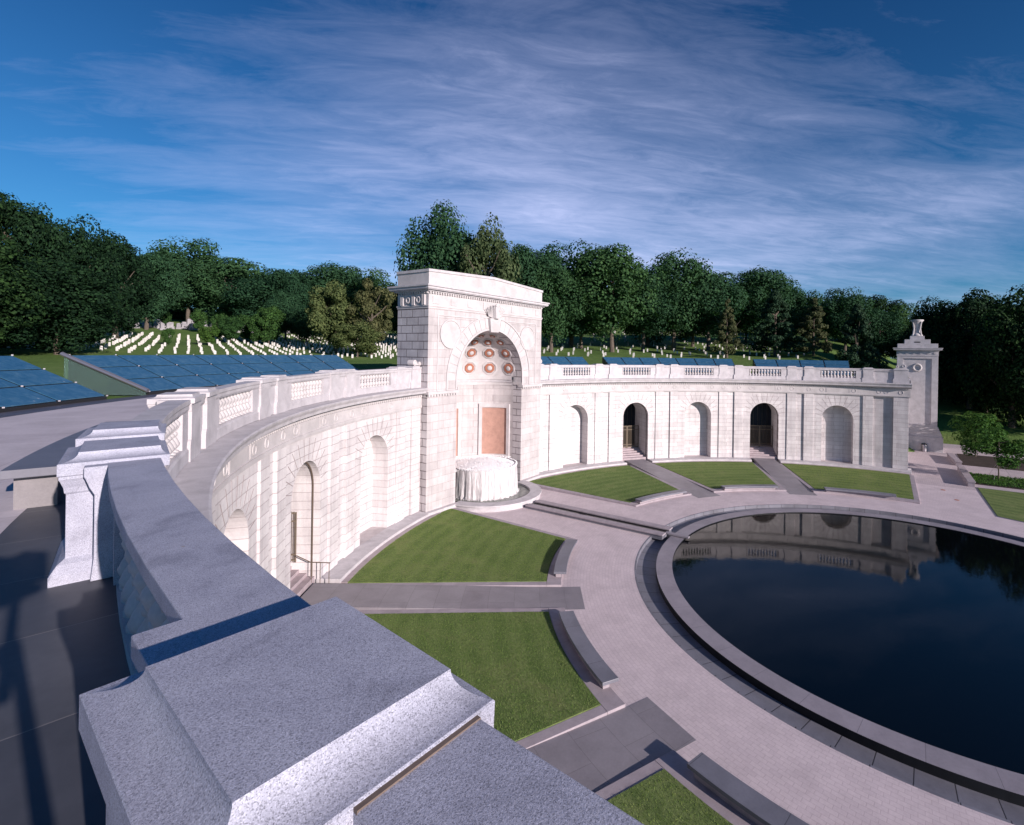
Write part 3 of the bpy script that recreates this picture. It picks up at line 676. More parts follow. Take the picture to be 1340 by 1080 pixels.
def balustrade(s, label):
    w = thing('balustrade', label, 'balustrade', PT(s*50, R+.2, 7.95))
    A = [A0+UU*k for k in range(6)]; B = [A0+SP+UU*k for k in range(5)]
    for k in range(6):
        dz_ = -.16 if (s < 0 and k == 5) else 0
        pedestal(w, s, A[k]+dz_, A[k]+WW+dz_, s < 0 and k >= 4)
    for k in range(5): pedestal(w, s, B[k], B[k]+WW, s < 0 and k >= 4)
    pedestal(w, s, 88.3, 90.6)
    def rail(a, b_, near, up=0):
        mat = M['granite'] if near else M['marble2']
        q = MB(); q.sweep(s*a, s*b_, [(R+.09, 8.97), (R+.06, 9.03), (R+.06, 9.10), (R+.035, 9.14), (R+.035, ZR+up), (R+.415, ZR+up), (R+.415, 9.14), (R+.39, 9.10), (R+.37, 9.03), (R+.34, 8.97)])
        obj('coping', q, mat, w, bevel=.006)
    def base(a, b_, near):
        q = MB(); q.sweep(s*a, s*b_, [(R+.05, 7.95), (R+.05, 8.19), (R+.08, 8.23), (R+.08, 8.27), (R+.35, 8.27), (R+.35, 7.95)]); obj('base_course', q, M['marble2'], w)
    for k in range(5):
        near = s < 0 and k >= 4; mat = M['granite'] if near else M['marble2']
        base(B[k]+WW, A[k+1], near); rail(B[k]+WW, A[k+1], near)
        c0 = (B[k]+WW+A[k+1])/2; hf = 3.22
        for a, b_ in ((B[k]+WW, c0-hf), (c0+hf, A[k+1])):
            q = MB(); q.cbox(s*a, s*b_, R+.08, R+.37, 8.27, 8.97); obj('end_block', q, mat, w)
            # shoulder of the coping beside the pedestal on the terrace side
        for a, b_ in ((B[k]+WW+.02, B[k]+WW+.36), (A[k+1]-(1.0 if (s < 0 and k == 4) else .8), A[k+1]-(.19 if (s < 0 and k == 4) else .02))):
            q = MB(); q.sweep(s*a, s*b_, [(R+.30, ZT), (R+.52, ZT), (R+.50, ZT+.2), (R+.50, 8.97), (R+.53, 9.03), (R+.56, 9.12), (R+.57, 9.14), (R+.57, ZR-.003), (R+.30, ZR-.003)], 1); obj('shoulder', q, mat, w, bevel=.006)
        n = 11
        for i in range(n):
            th = s*(c0-hf+.25+(2*hf-.5)*i/(n-1)); o = bpy.data.objects.new('baluster', BME); COL.objects.link(o); o.parent = w
            o.location = Vector(PT(th, R+.225, 8.26))-w.location
    for k in range(5):      # solid panels between the paired pedestals
        a, b_ = A[k]+WW, B[k]; near = s < 0 and k >= 4
        q = MB(); q.sweep(s*a, s*b_, [(R+.11, 7.95), (R+.11, 9.0), (R+.5, 9.0), (R+.5, 7.95)]); obj('solid_panel', q, M['granite'] if near else M['marble2'], w)
        rail(a, b_, near)
    a, b_ = A[5]+WW-(.16 if s < 0 else 0), 88.3
    q = MB(); q.sweep(s*a, s*b_, [(R+.14, 7.95), (R+.14, 9.0), (R+.5, 9.0), (R+.5, 7.95)]); obj('solid_panel', q, M['granite'] if s < 0 else M['marble2'], w)
    if s < 0:
        rail(a, b_, True, .016)
        q = MB(); q.cbox(s*(a+.105), s*(a+.145), R+.036, R+.414, ZR+.01, ZR+.021, 1); obj('joint_sealant', q, M['sealant'], w)
    else: rail(a, b_, False)
    a, b_ = 12.9, A[0]
    q = MB(); q.sweep(s*a, s*b_, [(R+.05, 7.95), (R+.05, 9.2), (R+.4, 9.2), (R+.4, 7.95)]); obj('solid_panel', q, M['marble2'], w)
    # scroll ornament lying on the coping against the pavilion / at the wall end
    for th in ([13.9] if s < 0 else [13.9, 89.4]):
        t = rad(s*th); tan = Vector((cos(t), -sin(t), 0)); out = Vector((sin(t), cos(t), 0)); c = Vector(PT(s*th, R+.3, 9.345))
        q = MB()
        for (d, r_) in ((-.28, .13), (.22, .19)):
            p = c+tan*d*s+Vector((0, 0, r_)); q.tube(p-out*.22, p+out*.22, r_, r_, 16)
            for e in (-.23, .23): ring_relief(q, p+out*e, tan, out, r_*.6, .025, 12, 5)
        hx = c+Vector((0, 0, .02)); q.hexa([tuple(hx+tan*a_*.3+out*b2*.2) for a_, b2 in ((-1, -1), (1, -1), (1, 1), (-1, 1))], [tuple(hx+tan*a_*.3+out*b2*.2+Vector((0, 0, .14+.06*a_*s))) for a_, b2 in ((-1, -1), (1, -1), (1, 1), (-1, 1))])
        obj('scroll', q, M['marble'], w, smooth=False)
balustrade(-1, 'stone balustrade with speckled granite coping sweeping from the foreground to the arch')
balustrade(1, 'white stone balustrade along the far curved wall right of the arch')

# terrace bench
tb = thing('terrace_bench', 'dark stone slab bench standing on the terrace behind the near balustrade', 'bench', PT(-65, 28.7, ZT))
q = MB(); q.cbox(-68.5, -58.9, 28.45, 28.97, 8.64, 8.75, 16); obj('seat', q, M['bench'], tb, bevel=.01)
for a in (-68.0, -59.9):
    q = MB(); q.cbox(a, a+.45, 28.5, 28.9, ZT, 8.64, 2); obj('leg', q, M['slatep'], tb)

# ------------------------------------------------------------------ glass skylights
def skylight(a, b_, label, beam=False):
    w = thing('glass_skylight', label, 'skylight', PT((a+b_)/2, 36, ZT), 'sloping glass skylights on the terrace')
    r0, z0, r1, z1 = 34.72, 8.36, 38.1, 9.90
    n = max(1, round(abs(b_-a)/3.5)); rows = 3
    sl = lambda u: (r0+(r1-r0)*u, z0+(z1-z0)*u)
    for i in range(n):
        for j in range(rows):
            t0 = a+(b_-a)*i/n; t1 = a+(b_-a)*(i+1)/n; g_ = .06; u0, u1 = j/rows, (j+1)/rows
            ra, za = sl(u0+.016); rb, zb = sl(u1-.016); d = deg(g_/36)
            q = MB(); q.hexa([PT(t0+d, ra, za-.03), PT(t1-d, ra, za-.03), PT(t1-d, rb, zb-.03), PT(t0+d, rb, zb-.03)], [PT(t0+d, ra, za), PT(t1-d, ra, za), PT(t1-d, rb, zb), PT(t0+d, rb, zb)])
            obj('glass_pane', q, M['glass'], w)
    q = MB(); q.sweep(a, b_, [(r0, ZT), (r0, z0-.05), (r1, z1-.05), (r1+.02, z1-.05), (r1+.02, ZT)], n*2); obj('frame', q, M['blackmetal'], w)
    q = MB()
    for i in range(n+1):
        for j in range(rows+1):
            t0 = a+(b_-a)*i/n; r_, z_ = sl(j/rows); x, y, z = PT(t0, r_, z_); q.box(x-.03, x+.03, y-.03, y+.03, z-.02, z+.025)
    obj('clamps', q, M['steel'], w)
    if beam:
        q = MB(); e = b_ if abs(b_) > abs(a) else a; e2 = e+(-.35 if e < 0 else .35)
        q.tube(PT(e2, r0-.1, z0+.05), PT(e2, r1+.1, z1+.05), .09); obj('edge_beam', q, M['steel'], w)
        q = MB(); q.hexa([PT(e2, r0, ZT), PT(e2, r1, ZT), PT(e2+.05, r1, ZT), PT(e2+.05, r0, ZT)], [PT(e2, r0, z0), PT(e2, r1, z1), PT(e2+.05, r1, z1), PT(e2+.05, r0, z0)]); obj('side_glass', q, M['sideglass'], w)
skylight(-82.2, -66.5, 'blue glass skylight beyond the left edge of the picture')
skylight(-63.0, -38.2, 'blue glass skylight at the left edge, cut off by the stairwell')
skylight(-34.6, -7.5, 'long blue glass skylight below the headstone rows, left of the arch', True)
skylight(7.5, 34.8, 'thin strip of blue glass just right of the arch pavilion')
skylight(38.6, 62.9, 'blue glass skylight showing above the middle of the far balustrade')
skylight(66.6, 82.3, 'rightmost blue glass skylight, ending before the pylon')
# stair rail post in the left stairwell, small lamps on the terrace
for i, (px_, r_) in enumerate(((-35.6, 36.3), (-36.9, 37.4))):
    pass

# ------------------------------------------------------------------ arch pavilion with niche
YF, YB, XH = 26.15, 29.1, 6.2
AH, AS = 3.6, 8.30
pv_ = thing('arch_pavilion', 'tall white marble arch pavilion with coffered niche in the middle of the wall', 'pavilion', (0, 27.6, 0))
q = MB(); n = 40; TOP = 13.05
xs = [-XH, -5.3, -4.4, -AH]
for x0, x1 in zip(xs, xs[1:]):
    for sg in (-1, 1): q.add([(sg*x0, YF, 0), (sg*x1, YF, 0), (sg*x1, YF, TOP), (sg*x0, YF, TOP)], [(0, 1, 2, 3)])
arc = [(-AH*cos(pi*i/n), AS+AH*sin(pi*i/n)) for i in range(n+1)]
for (x0, z0), (x1, z1) in zip(arc, arc[1:]): q.add([(x0, YF, z0), (x1, YF, z1), (x1, YF, TOP), (x0, YF, TOP)], [(0, 1, 2, 3)])
for x0, x1, z0 in ((-XH, -3.9, 0), (3.9, XH, 0), (-3.9, 3.9, 12.2)): q.add([(x0, YB, z0), (x1, YB, z0), (x1, YB, TOP), (x0, YB, TOP)], [(0, 1, 2, 3)])
obj('front_wall', q, M['block'], pv_, recalc=False)
q = MB()
for sg in (-1, 1):
    q = MB(); q.box(min(sg*XH, sg*(XH-.6)), max(sg*XH, sg*(XH-.6)), YF+.003, YB, ZP, TOP); obj('side_wall', q, M['blockr'], pv_)
JD = .85
q = MB()
path = [(-AH, -.2)]+arc+[(AH, -.2)]
for (x0, z0), (x1, z1) in zip(path, path[1:]): q.add([(x0, YF, z0), (x1, YF, z1), (x1, YF+JD, z1), (x0, YF+JD, z0)], [(0, 1, 2, 3)])
obj('arch_reveal', q, M['blockr'], pv_, recalc=False)
# apse: elliptical drum and quarter dome
YC, BD = YF+JD, 3.4
def ap(a, e, k=1.0, z0=AS):    # a: azimuth from back (deg), e: elevation
    A_, E_ = rad(a), rad(e); return (AH*k*sin(A_)*cos(E_), YC+BD*k*cos(A_)*cos(E_), z0+AH*k*sin(E_))
q = MB(); na_ = 48; vs = []; fs = []
zz = [-.4, 1.5, 3.5, 5.5, 7.6]
for z in zz:
    for i in range(na_+1):
        a = -90+180*i/na_; x, y, _ = ap(a, 0); vs.append((x, y, z))
for j in range(len(zz)-1):
    for i in range(na_): fs.append((j*(na_+1)+i, j*(na_+1)+i+1, (j+1)*(na_+1)+i+1, (j+1)*(na_+1)+i))
q.add(vs, fs); obj('apse_wall', q, M['block'], pv_, recalc=False)
q = MB(); vs = []; fs = []; ne = 24
for j in range(ne+1):
    for i in range(na_+1): vs.append(ap(-90+180*i/na_, 90*j/ne))
for j in range(ne):
    for i in range(na_): fs.append((j*(na_+1)+i, j*(na_+1)+i+1, (j+1)*(na_+1)+i+1, (j+1)*(na_+1)+i))
q.add(vs, fs); obj('dome', q, M['marble'], pv_, smooth=True, recalc=False)
# impost band inside
def ap_band(k0, z0, z1):
    mb = MB(); vs = []; fs = []
    for i in range(na_+1):
        a = -90+180*i/na_; o_ = ap(a, 0, 1.02); i_ = ap(a, 0, k0)
        vs += [(o_[0], o_[1], z0), (i_[0], i_[1], z0), (i_[0], i_[1], z1), (o_[0], o_[1], z1)]
    for i in range(na_):
        for j in range(4): fs.append((i*4+j, i*4+(j+1) % 4, i*4+4+(j+1) % 4, i*4+4+j))
    mb.add(vs, fs); return mb
obj('impost_band', ap_band(.985, 7.6, 7.85), M['marble'], pv_); obj('impost_band', ap_band(.965, 7.85, 8.05), M['marble2'], pv_); obj('impost_band', ap_band(.945, 8.05, 8.31), M['marble'], pv_)
def comb2(x0):
    rs_ = []; t_ = x0
    while t_ < x0+XH-AH-.1:
        for a_, o_ in ((t_, .04), (t_, .13), (t_+.12, .13), (t_+.12, .04)): rs_.append([(a_, YF-o_, 7.37), (a_, YF+.1, 7.37), (a_, YF+.1, 7.5), (a_, YF-o_, 7.5)])
        t_ += .24
    mb = MB(); mb.loft(rs_); return mb
for sg in (-1, 1):
    obj('impost_dentils', comb2(-XH if sg < 0 else AH+.05), M['marble'], pv_)
    a_, b_ = sorted((sg*(XH+.05), sg*(AH-.06))); q = MB(); q.box(a_, b_, YF-.16, YF+.3, 7.5, 7.68); obj('impost_moulding', q, M['marble'], pv_)
    a_, b_ = sorted((sg*(AH+.02), sg*(AH-.07))); q = MB(); q.box(a_, b_, YF-.1, YF+JD, 7.68, 7.9); obj('impost_moulding', q, M['marble'], pv_)
# pink panels with frames
def apse_rect(k, a0, a1, z0, z1, kout=1.01, n=10):
    mb = MB(); vs = []; fs = []
    for i in range(n+1):
        a = a0+(a1-a0)*i/n; i_ = ap(a, 0, k); o_ = ap(a, 0, kout)
        vs += [(i_[0], i_[1], z0), (i_[0], i_[1], z1), (o_[0], o_[1], z1), (o_[0], o_[1], z0)]
    for i in range(n):
        for j in range(4): fs.append((i*4+j, i*4+(j+1) % 4, i*4+4+(j+1) % 4, i*4+4+j))
    fs += [(0, 1, 2, 3), tuple(n*4+j for j in range(4))]; mb.add(vs, fs); return mb
for (a0, a1) in ((45.5, 80.5), (-14, 11.5), (-80.5, -45.5)):
    z0, z1 = 1.95, 5.75
    f_ = apse_rect(.992, a0, a1, z0, z1); pp = obj('pink_panel', f_, M['pink'], pv_)
    e = 4.6
    for (u0, u1, y0, y1) in ((a0-e, a1+e, z1, z1+.32), (a0-e, a1+e, z0-.32, z0), (a0-e, a0, z0, z1), (a1, a1+e, z0, z1)):
        if u1 > 86: u1 = 86
        if u0 < -86: u0 = -86
        obj('panel_frame', apse_rect(.965, u0, u1, y0, y1), M['marble'], pp)
# coffers: terracotta octagon rings inside stepped octagon frames on the dome
def octa(c, nrm, u, v, r_out, r_in, t0, t1, nn=8):
    mb = MB(); vs = []; fs = []
    for i in range(nn):
        a = 2*pi*(i+.5)/nn; d = u*cos(a)+v*sin(a)
        vs += [c+d*r_out+nrm*t0, c+d*r_out+nrm*t1, c+d*r_in+nrm*t1, c+d*r_in+nrm*t0]
    for i in range(nn):
        i2 = (i+1) % nn
        for j in range(4): fs.append((i*4+j, i*4+(j+1) % 4, i2*4+(j+1) % 4, i2*4+j))
    mb.add(vs, fs); return mb
for e_, size, cols in ((11, .40, (-83, -55, -27, 0, 27, 55, 83)), (32.5, .36, (-83, -55, -27, 0, 27, 55, 83)), (51, .28, (-83, -55, -27, 0, 27, 55, 83)), (66, .2, (-75, -38, 0, 38, 75))):
    for a_ in cols:
        c = Vector(ap(a_, e_, .995)); cen = Vector((0, YC, AS)); dn = Vector(ap(a_, e_+2))-Vector(ap(a_, e_-2)); dt = Vector(ap(a_+2, e_))-Vector(ap(a_-2, e_))
        v_ = dn.normalized(); u_ = dt.normalized(); nrm = u_.cross(v_).normalized()
        if nrm.dot(cen-c) < 0: nrm = -nrm
        rg_ = obj('coffer_frame', octa(c, nrm, u_, v_, size*1.52, size*1.28, -.1, .075), M['marble'], pv_)
        obj('rosette_ring', octa(c, nrm, u_, v_, size, size*.56, -.1, .10), M['terra'], rg_)
        mb = MB(); ring_pts = []; 
        for rr_, tt in ((size*.54, .0), (size*.5, .11), (size*.3, .14), (.01, .15)): ring_pts.append([c+(u_*cos(2*pi*i/10)+v_*sin(2*pi*i/10))*rr_+nrm*tt for i in range(10)])
        mb.loft(ring_pts); obj('rosette', mb, M['marble'], rg_)
# archivolt
q = MB()
for ro, ri, t in ((4.62, 4.52, .07), (AH+.14, AH, .05)):
    vs = []; fs = []
    pth = [(-1, 7.7)]+[None]*(n+1)+[(1, 7.7)]
    pts = []
    for i in range(n+3):
        if i == 0: pts.append((-ro, 7.7, -ri, 7.7))
        elif i == n+2: pts.append((ro, 7.7, ri, 7.7))
        else:
            a = pi*(i-1)/n; pts.append((-ro*cos(a), AS+ro*sin(a), -ri*cos(a), AS+ri*sin(a)))
    for p in pts: vs += [(p[0], YF-t, p[1]), (p[2], YF-t, p[3]), (p[2], YF+.05, p[3]), (p[0], YF+.05, p[1])]
    for i in range(len(pts)-1):
        for j in range(4): fs.append((i*4+j, i*4+(j+1) % 4, i*4+4+(j+1) % 4, i*4+4+j))
    q.add(vs, fs)
obj('archivolt', q, M['marble'], pv_)
q = MB()
for k in range(23):
    a0 = pi*(k+.04)/23; a1 = pi*(k+.96)/23; r0_, r1_ = AH+.16, 4.50
    pts = [(-r*cos(a), AS+r*sin(a)) for r, a in ((r0_, a0), (r1_, a0), (r1_, a1), (r0_, a1))]
    q.hexa([(x, YF+.02, z) for x, z in pts], [(x, YF-.03, z) for x, z in pts])
obj('arch_voussoirs', q, M['marble'], pv_)
# raised field edges, roundels and eagle keystone
q = MB()
for (x0, x1, z0, z1) in ((-5.35, -1.0, 12.62, 12.70), (1.0, 5.35, 12.62, 12.70), (-5.43, -5.35, 7.7, 12.7), (5.35, 5.43, 7.7, 12.7)): q.box(x0, x1, YF-.04, YF+.02, z0, z1)
obj('panel_moulding', q, M['marble'], pv_)
for sx in (-4.25, 4.25):
    q = MB(); u, up = Vector((1, 0, 0)), Vector((0, 0, 1)); c = Vector((sx, YF, 11.45))
    q.loft([[c+u*(r*cos(2*pi*i/32))+up*(r*sin(2*pi*i/32))+Vector((0, -t, 0)) for i in range(32)] for r, t in ((.98, -.02), (.98, .08), (.90, .09), (.86, .04), (.3, .05), (.05, .08))])
    obj('roundel', q, M['marble'], pv_)
q = MB(); q.hexa([(-.42, YF-.22, 11.75), (.42, YF-.22, 11.75), (.42, YF, 11.75), (-.42, YF, 11.75)], [(-.62, YF-.30, 12.75), (.62, YF-.30, 12.75), (.62, YF, 12.75), (-.62, YF, 12.75)])
q.hexa([(-.2, YF-.5, 12.75), (.2, YF-.5, 12.75), (.3, YF-.05, 12.75), (-.3, YF-.05, 12.75)], [(-.16, YF-.42, 13.6), (.16, YF-.42, 13.6), (.2, YF-.05, 13.6), (-.2, YF-.05, 13.6)])
q.lathe(.03, YF-.33, [(.02, 0), (.13, .05), (.15, .14), (.08, .26), (.01, .3)], 10, 13.55)
for sg in (-1, 1):       # raised wings made of long feathers
    for i in range(6):
        a = rad(92-i*9); l = 1.0-.06*i; bx_, bz = sg*(.20+.085*i), 12.80+.02*i
        q.tube((bx_, YF-.16, bz), (bx_+sg*l*cos(a)*.8, YF-.30, bz+l*sin(a)), .05, .028, 6)
obj('eagle_keystone', q, M['marble'], pv_)
# entablature of the pavilion
def ring_box(mb, e, z0, z1):
    mb.box(-XH-e, XH+e, YF-e, YB+e, z0, z1)
q = MB(); ring_box(q, .03, 13.05, 13.17); ring_box(q, .07, 13.17, 13.24); obj('architrave', q, M['marble'], pv_)
q = MB(); ring_box(q, .01, 13.24, 14.0); obj('frieze', q, M['marble'], pv_)
for i in range(8):
    x = -5.6+i*1.6
    if abs(x) > .6: q = MB(); q.box(x-.28, x+.28, YF-.045, YF, 13.36, 13.86); obj('frieze_panel', q, M['marble'], pv_)
for sg in (-1, 1):
    for y in (26.55, 27.5, 28.6):
        q = MB(); x0, x1 = sorted((sg*(XH+.01), sg*(XH+.12)))
        for d in (-.13, .03): q.box(x0, x1, y+d, y+d+.1, 13.26, 13.95)
        obj('triglyph', q, M['marble'], pv_)
    for y in (27.05, 28.05):
        q = MB(); ring_relief(q, Vector((sg*(XH+.03), y, 13.6)), Vector((0, 1, 0)), Vector((sg, 0, 0)), .17, .075); obj('wreath', q, M['marble'], pv_, smooth=True)
def comb(p, d, n_, length, step, prot):
    p, d, n_ = Vector(p), Vector(d), Vector(n_); rs_ = []; t_ = 0
    while t_ < length-step/2:
        for a_, o_ in ((t_, .01), (t_, prot), (t_+step/2, prot), (t_+step/2, .01)):
            b0_ = p+d*a_; rs_.append([b0_+n_*o_, b0_-n_*.1, b0_-n_*.1+Vector((0, 0, .13)), b0_+n_*o_+Vector((0, 0, .13))])
        t_ += step
    mb = MB(); mb.loft(rs_); return mb
obj('dentil_course', comb((-XH, YF, 14.0), (1, 0, 0), (0, -1, 0), 2*XH, .22, .14), M['marble'], pv_)
for sg in (-1, 1): obj('dentil_course', comb((sg*XH, YF, 14.0), (0, 1, 0), (sg, 0, 0), YB-YF, .22, .14), M['marble'], pv_)
q = MB()
for e, z0, z1 in ((.18, 14.13, 14.22), (.36, 14.22, 14.27), (.42, 14.27, 14.42), (.50, 14.42, 14.52)): ring_box(q, e, z0, z1)
obj('cornice', q, M['marble2'], pv_)
q = MB()
out_ = [(-XH-.02, 14.52), (XH+.02, 14.52), (XH+.02, 15.38), (0, 15.66), (-XH-.02, 15.38)]
q.loft([[(x, YF-.02, z) for x, z in out_], [(x, YB+.02, z) for x, z in out_]]); obj('attic', q, M['marble'], pv_)
out_ = [(-XH-.08, 15.38), (0, 15.66), (XH+.08, 15.38), (XH+.08, 15.55), (0, 15.84), (-XH-.08, 15.55)]
q = MB(); q.loft([[(x, YF-.08, z) for x, z in out_], [(x, YB+.08, z) for x, z in out_]]); obj('attic_coping', q, M['marble2'], pv_)
q = MB(); q.box(-4.0, 4.0, YB-.1, 31.0, 0, 12.4); 
# rear housing of the apse built as three slabs so the niche stays hollow
q = MB(); q.box(-4.0, -3.7, YB-.1, 30.9, 0, 12.3); q.box(3.7, 4.0, YB-.1, 30.9, 0, 12.3); q.box(-4.0, 4.0, 30.6, 30.9, 0, 12.3); q.box(-4.0, 4.0, YB-.1, 30.9, 12.1, 12.4)
obj('apse_housing', q, M['block'], pv_)
for sg in (-1, 1):
    a_, b_ = sorted((sg*(XH+.06), sg*AH)); q = MB(); q.box(a_, b_, YF-.30, YF+.2, ZP-.2, -.002); obj('plinth', q, M['marble2'], pv_, bevel=.012)

# ------------------------------------------------------------------ pylon with urn on the right
def pylon(x0, sgn, label):
    w = thing('pylon', label, 'pylon', (x0, -1.6, ZP)); yc = -1.62; D_ = 3.2
    def slab(hw, z0, z1, ex, mb):
        a, b_ = sorted((x0-sgn*ex, x0+sgn*(D_+ex))); mb.box(a, b_, yc-hw, yc+hw, z0, z1)
    q = MB(); slab(2.52, ZP-.2, 1.25, .42, q); slab(2.42, 1.25, 1.5, .32, q); obj('base', q, M['marble2'], w, bevel=.02)
    q = MB()
    for i in range(5): slab(2.36-.07*i, 1.5+.17*i, 1.67+.17*i, .26-.055*i, q)
    obj('base_moulding', q, M['marble'], w)
    q = MB(); slab(1.97, 2.3, 10.55, -.12, q); obj('shaft', q, M['blockp'] if 'blockp' in M else M['marble2'], w)
    q = MB(); xf = x0; 
    def fr(y0, y1, z0, z1): a, b_ = sorted((xf, xf+sgn*.13)); q.box(a, b_, y0, y1, z0, z1)
    fr(yc-1.98, yc-1.38, 2.3, 10.55); fr(yc+1.38, yc+1.98, 2.3, 10.55); fr(yc-1.38, yc+1.38, 10.25, 10.55); fr(yc-1.38, yc+1.38, 2.3, 2.6)
    obj('panel_surround', q, M['marble2'], w, bevel=.012)
    c = Vector((x0+sgn*.10, yc, 9.2)); q = MB(); ring_relief(q, c, Vector((0, 1, 0)), Vector((-sgn, 0, 0)), .38, .11, 20, 6)
    obj('wreath', q, M['marble'], w, smooth=True)
    q = MB(); slab(2.02, 10.55, 11.15, .04, q); obj('frieze', q, M['marble2'], w)
    q = MB()
    for k in range(6):
        y = yc-1.7+k*.68; a, b_ = sorted((x0-sgn*.09, x0)); q.box(a, b_, y-.12, y+.12, 10.8, 10.98)
    obj('frieze_blocks', q, M['marble'], w)
    q = MB(); slab(2.12, 11.15, 11.25, .14, q); slab(2.34, 11.25, 11.42, .36, q); slab(2.40, 11.42, 11.5, .42, q); obj('cornice', q, M['marble2'], w)
    q = MB(); slab(1.95, 11.5, 12.0, 0, q); slab(1.25, 12.0, 12.5, -.35, q); slab(.70, 12.5, 12.92, -.8, q); obj('stepped_top', q, M['marble2'], w, bevel=.012)
    q = MB(); a, b_ = sorted((x0+sgn*.34, x0+sgn*.36)); q.box(a, b_, yc-.3, yc+.3, 12.12, 12.24); obj('vent_slot', q, M['blackmetal'], w)
    cx = x0+sgn*D_/2
    q = MB(); prof = [(.55, 0), (.60, .1), (.50, .22), (.34, .42), (.30, .6), (.31, 1.0), (.40, 1.45), (.56, 1.75), (.66, 1.86), (.66, 1.95), (.56, 1.97), (.48, 1.85)]
    q.lathe(cx, yc, prof, 28, 12.92); u = obj('urn', q, M['marble'], w, smooth=True)
    for k in range(4):
        a = pi/4+k*pi/2; q = MB()
        for (r_a, z_a), (r_b, z_b) in zip(((.60, .0), (.50, .42), (.42, .9), (.52, 1.5)), ((.50, .42), (.42, .9), (.52, 1.5), (.60, 1.72))):
            q.tube((cx+r_a*cos(a), yc+r_a*sin(a), 12.92+z_a), (cx+r_b*cos(a), yc+r_b*sin(a), 12.92+z_b), .09, .085, 6)
        obj('urn_leg', q, M['marble'], u)
pylon(43.0, 1, 'square marble pylon with recessed panel and an urn on top, by the dark wood')

# ------------------------------------------------------------------ right hand plaza
q = MB(); q.add([(16.3, -5.0, ZP), (25.2, -5.0, ZP), (27, -9.5, ZP), (30, -20, ZP), (14.5, -16, ZP), (15.2, -8, ZP)], [(0, 1, 2, 3, 4, 5)])
vs = [(16.3, -5.1), (25.2, -5.1), (25.2, -24), (14.5, -24), (15.0, -9.5), (15.8, -6.3)]
q = MB(); q.loft([[(x, y, ZP-.2) for x, y in vs], [(x, y, ZP+.02) for x, y in vs]]); struct('lawn', q, M['lawn'])
vo = [(16.12, -4.95), (25.35, -4.95), (25.35, -24.2), (14.2, -24.2), (14.8, -9.5), (15.62, -6.2)]
q = MB(); q.loft([[(x, y, ZP-.2) for x, y in vo], [(x, y, ZP+.004) for x, y in vo]]); struct('lawn_edging', q, M['bench'])
# planting bed, path, second bed
q = MB(); vs = [(26.6, -4.9), (31.4, -4.9), (31.2, -25), (26.6, -25)]; q.loft([[(x, y, ZP-.2) for x, y in vs], [(x, y, ZP+.05) for x, y in vs]]); struct('planting_bed', q, M['mulch'])
q = MB(); vs = [(35.8, -5.2), (42.8, -5.4), (44, -26), (36.2, -26)]; q.loft([[(x, y, ZP-.2) for x, y in vs], [(x, y, ZP+.05) for x, y in vs]]); struct('planting_bed', q, M['mulch'])
for (pts, label, nm) in (([(25.2, -4.6), (32.6, -4.6)], 'low dark stone seat wall beside the planting bed, nearer the lawn', 0), ([(34.9, -4.7), (40.0, -4.4)], 'low dark stone seat wall nearer the pylon', 0)):
    o = thing('low_wall', label, 'low wall', (pts[0][0], pts[0][1], ZP))
    (xa, ya), (xb, yb) = pts
    q = MB(); q.hexa([(xa+.04, ya-.33, ZP-.1), (xb-.04, yb-.33, ZP-.1), (xb-.04, yb+.13, ZP-.1), (xa+.04, ya+.13, ZP-.1)], [(xa+.04, ya-.33, -.08), (xb-.04, yb-.33, -.08), (xb-.04, yb+.13, -.08), (xa+.04, ya+.13, -.08)]); obj('base', q, M['kerb'], o)
    q = MB(); q.hexa([(xa, ya-.38, -.08), (xb, yb-.38, -.08), (xb, yb+.18, -.08), (xa, ya+.18, -.08)], [(xa, ya-.38, .05), (xb, yb-.38, .05), (xb, yb+.18, .05), (xa, ya+.18, .05)]); obj('slab', q, M['kerb'], o, bevel=.015)
# ground cover in the bed
rg = random.Random(11); q = MB(); vs = []; fs = []
for i in range(9000):
    x = rg.uniform(26.7, 31.2); y = rg.uniform(-17, -5.0); z = ZP+.05+rg.uniform(0, .14); s_ = rg.uniform(.03, .07)
    u = Vector((rg.gauss(0, 1), rg.gauss(0, 1), rg.gauss(0, .5))).normalized()*s_; v = u.orthogonal().normalized()*s_*.7
    n0 = len(vs); c = Vector((x, y, z)); vs += [c-u, c+v, c+u, c-v]; fs.append((n0, n0+1, n0+2, n0+3))
q.add(vs, fs); o = obj('ground_cover', q, M['leafmid'], recalc=False); o['kind'] = 'stuff'; tag(o, 'low leafy ground cover in the bed by the small trees', 'ground cover')
# litter bin
o = thing('litter_bin', 'small round litter bin standing against the pylon base', 'bin', (42.3, -2.35, ZP))
q = MB(); q.lathe(42.3, -2.35, [(.24, 0), (.27, .05), (.27, .72), (.25, .78)], 16, ZP); obj('body', q, M['steel'], o)
q = MB(); q.lathe(42.3, -2.35, [(.25, .78), (.28, .80), (.28, .86), (.12, .95), (.02, .96)], 16, ZP); obj('lid', q, M['blackmetal'], o)
# two small drain covers / leaves litter on the plaza
for (x, y, l) in ((22.6, -2.6, 'small rust coloured drain cover nearer the wall end'), (19.6, -3.2, 'small rust coloured drain cover nearer the pool')):
    q = MB(); q.lathe(x, y, [(.16, 0), (.16, .012), (.13, .016), (.13, .012)], 14, ZP-.004); tag(obj('drain_cover', q, M['terra']), l, 'drain cover')

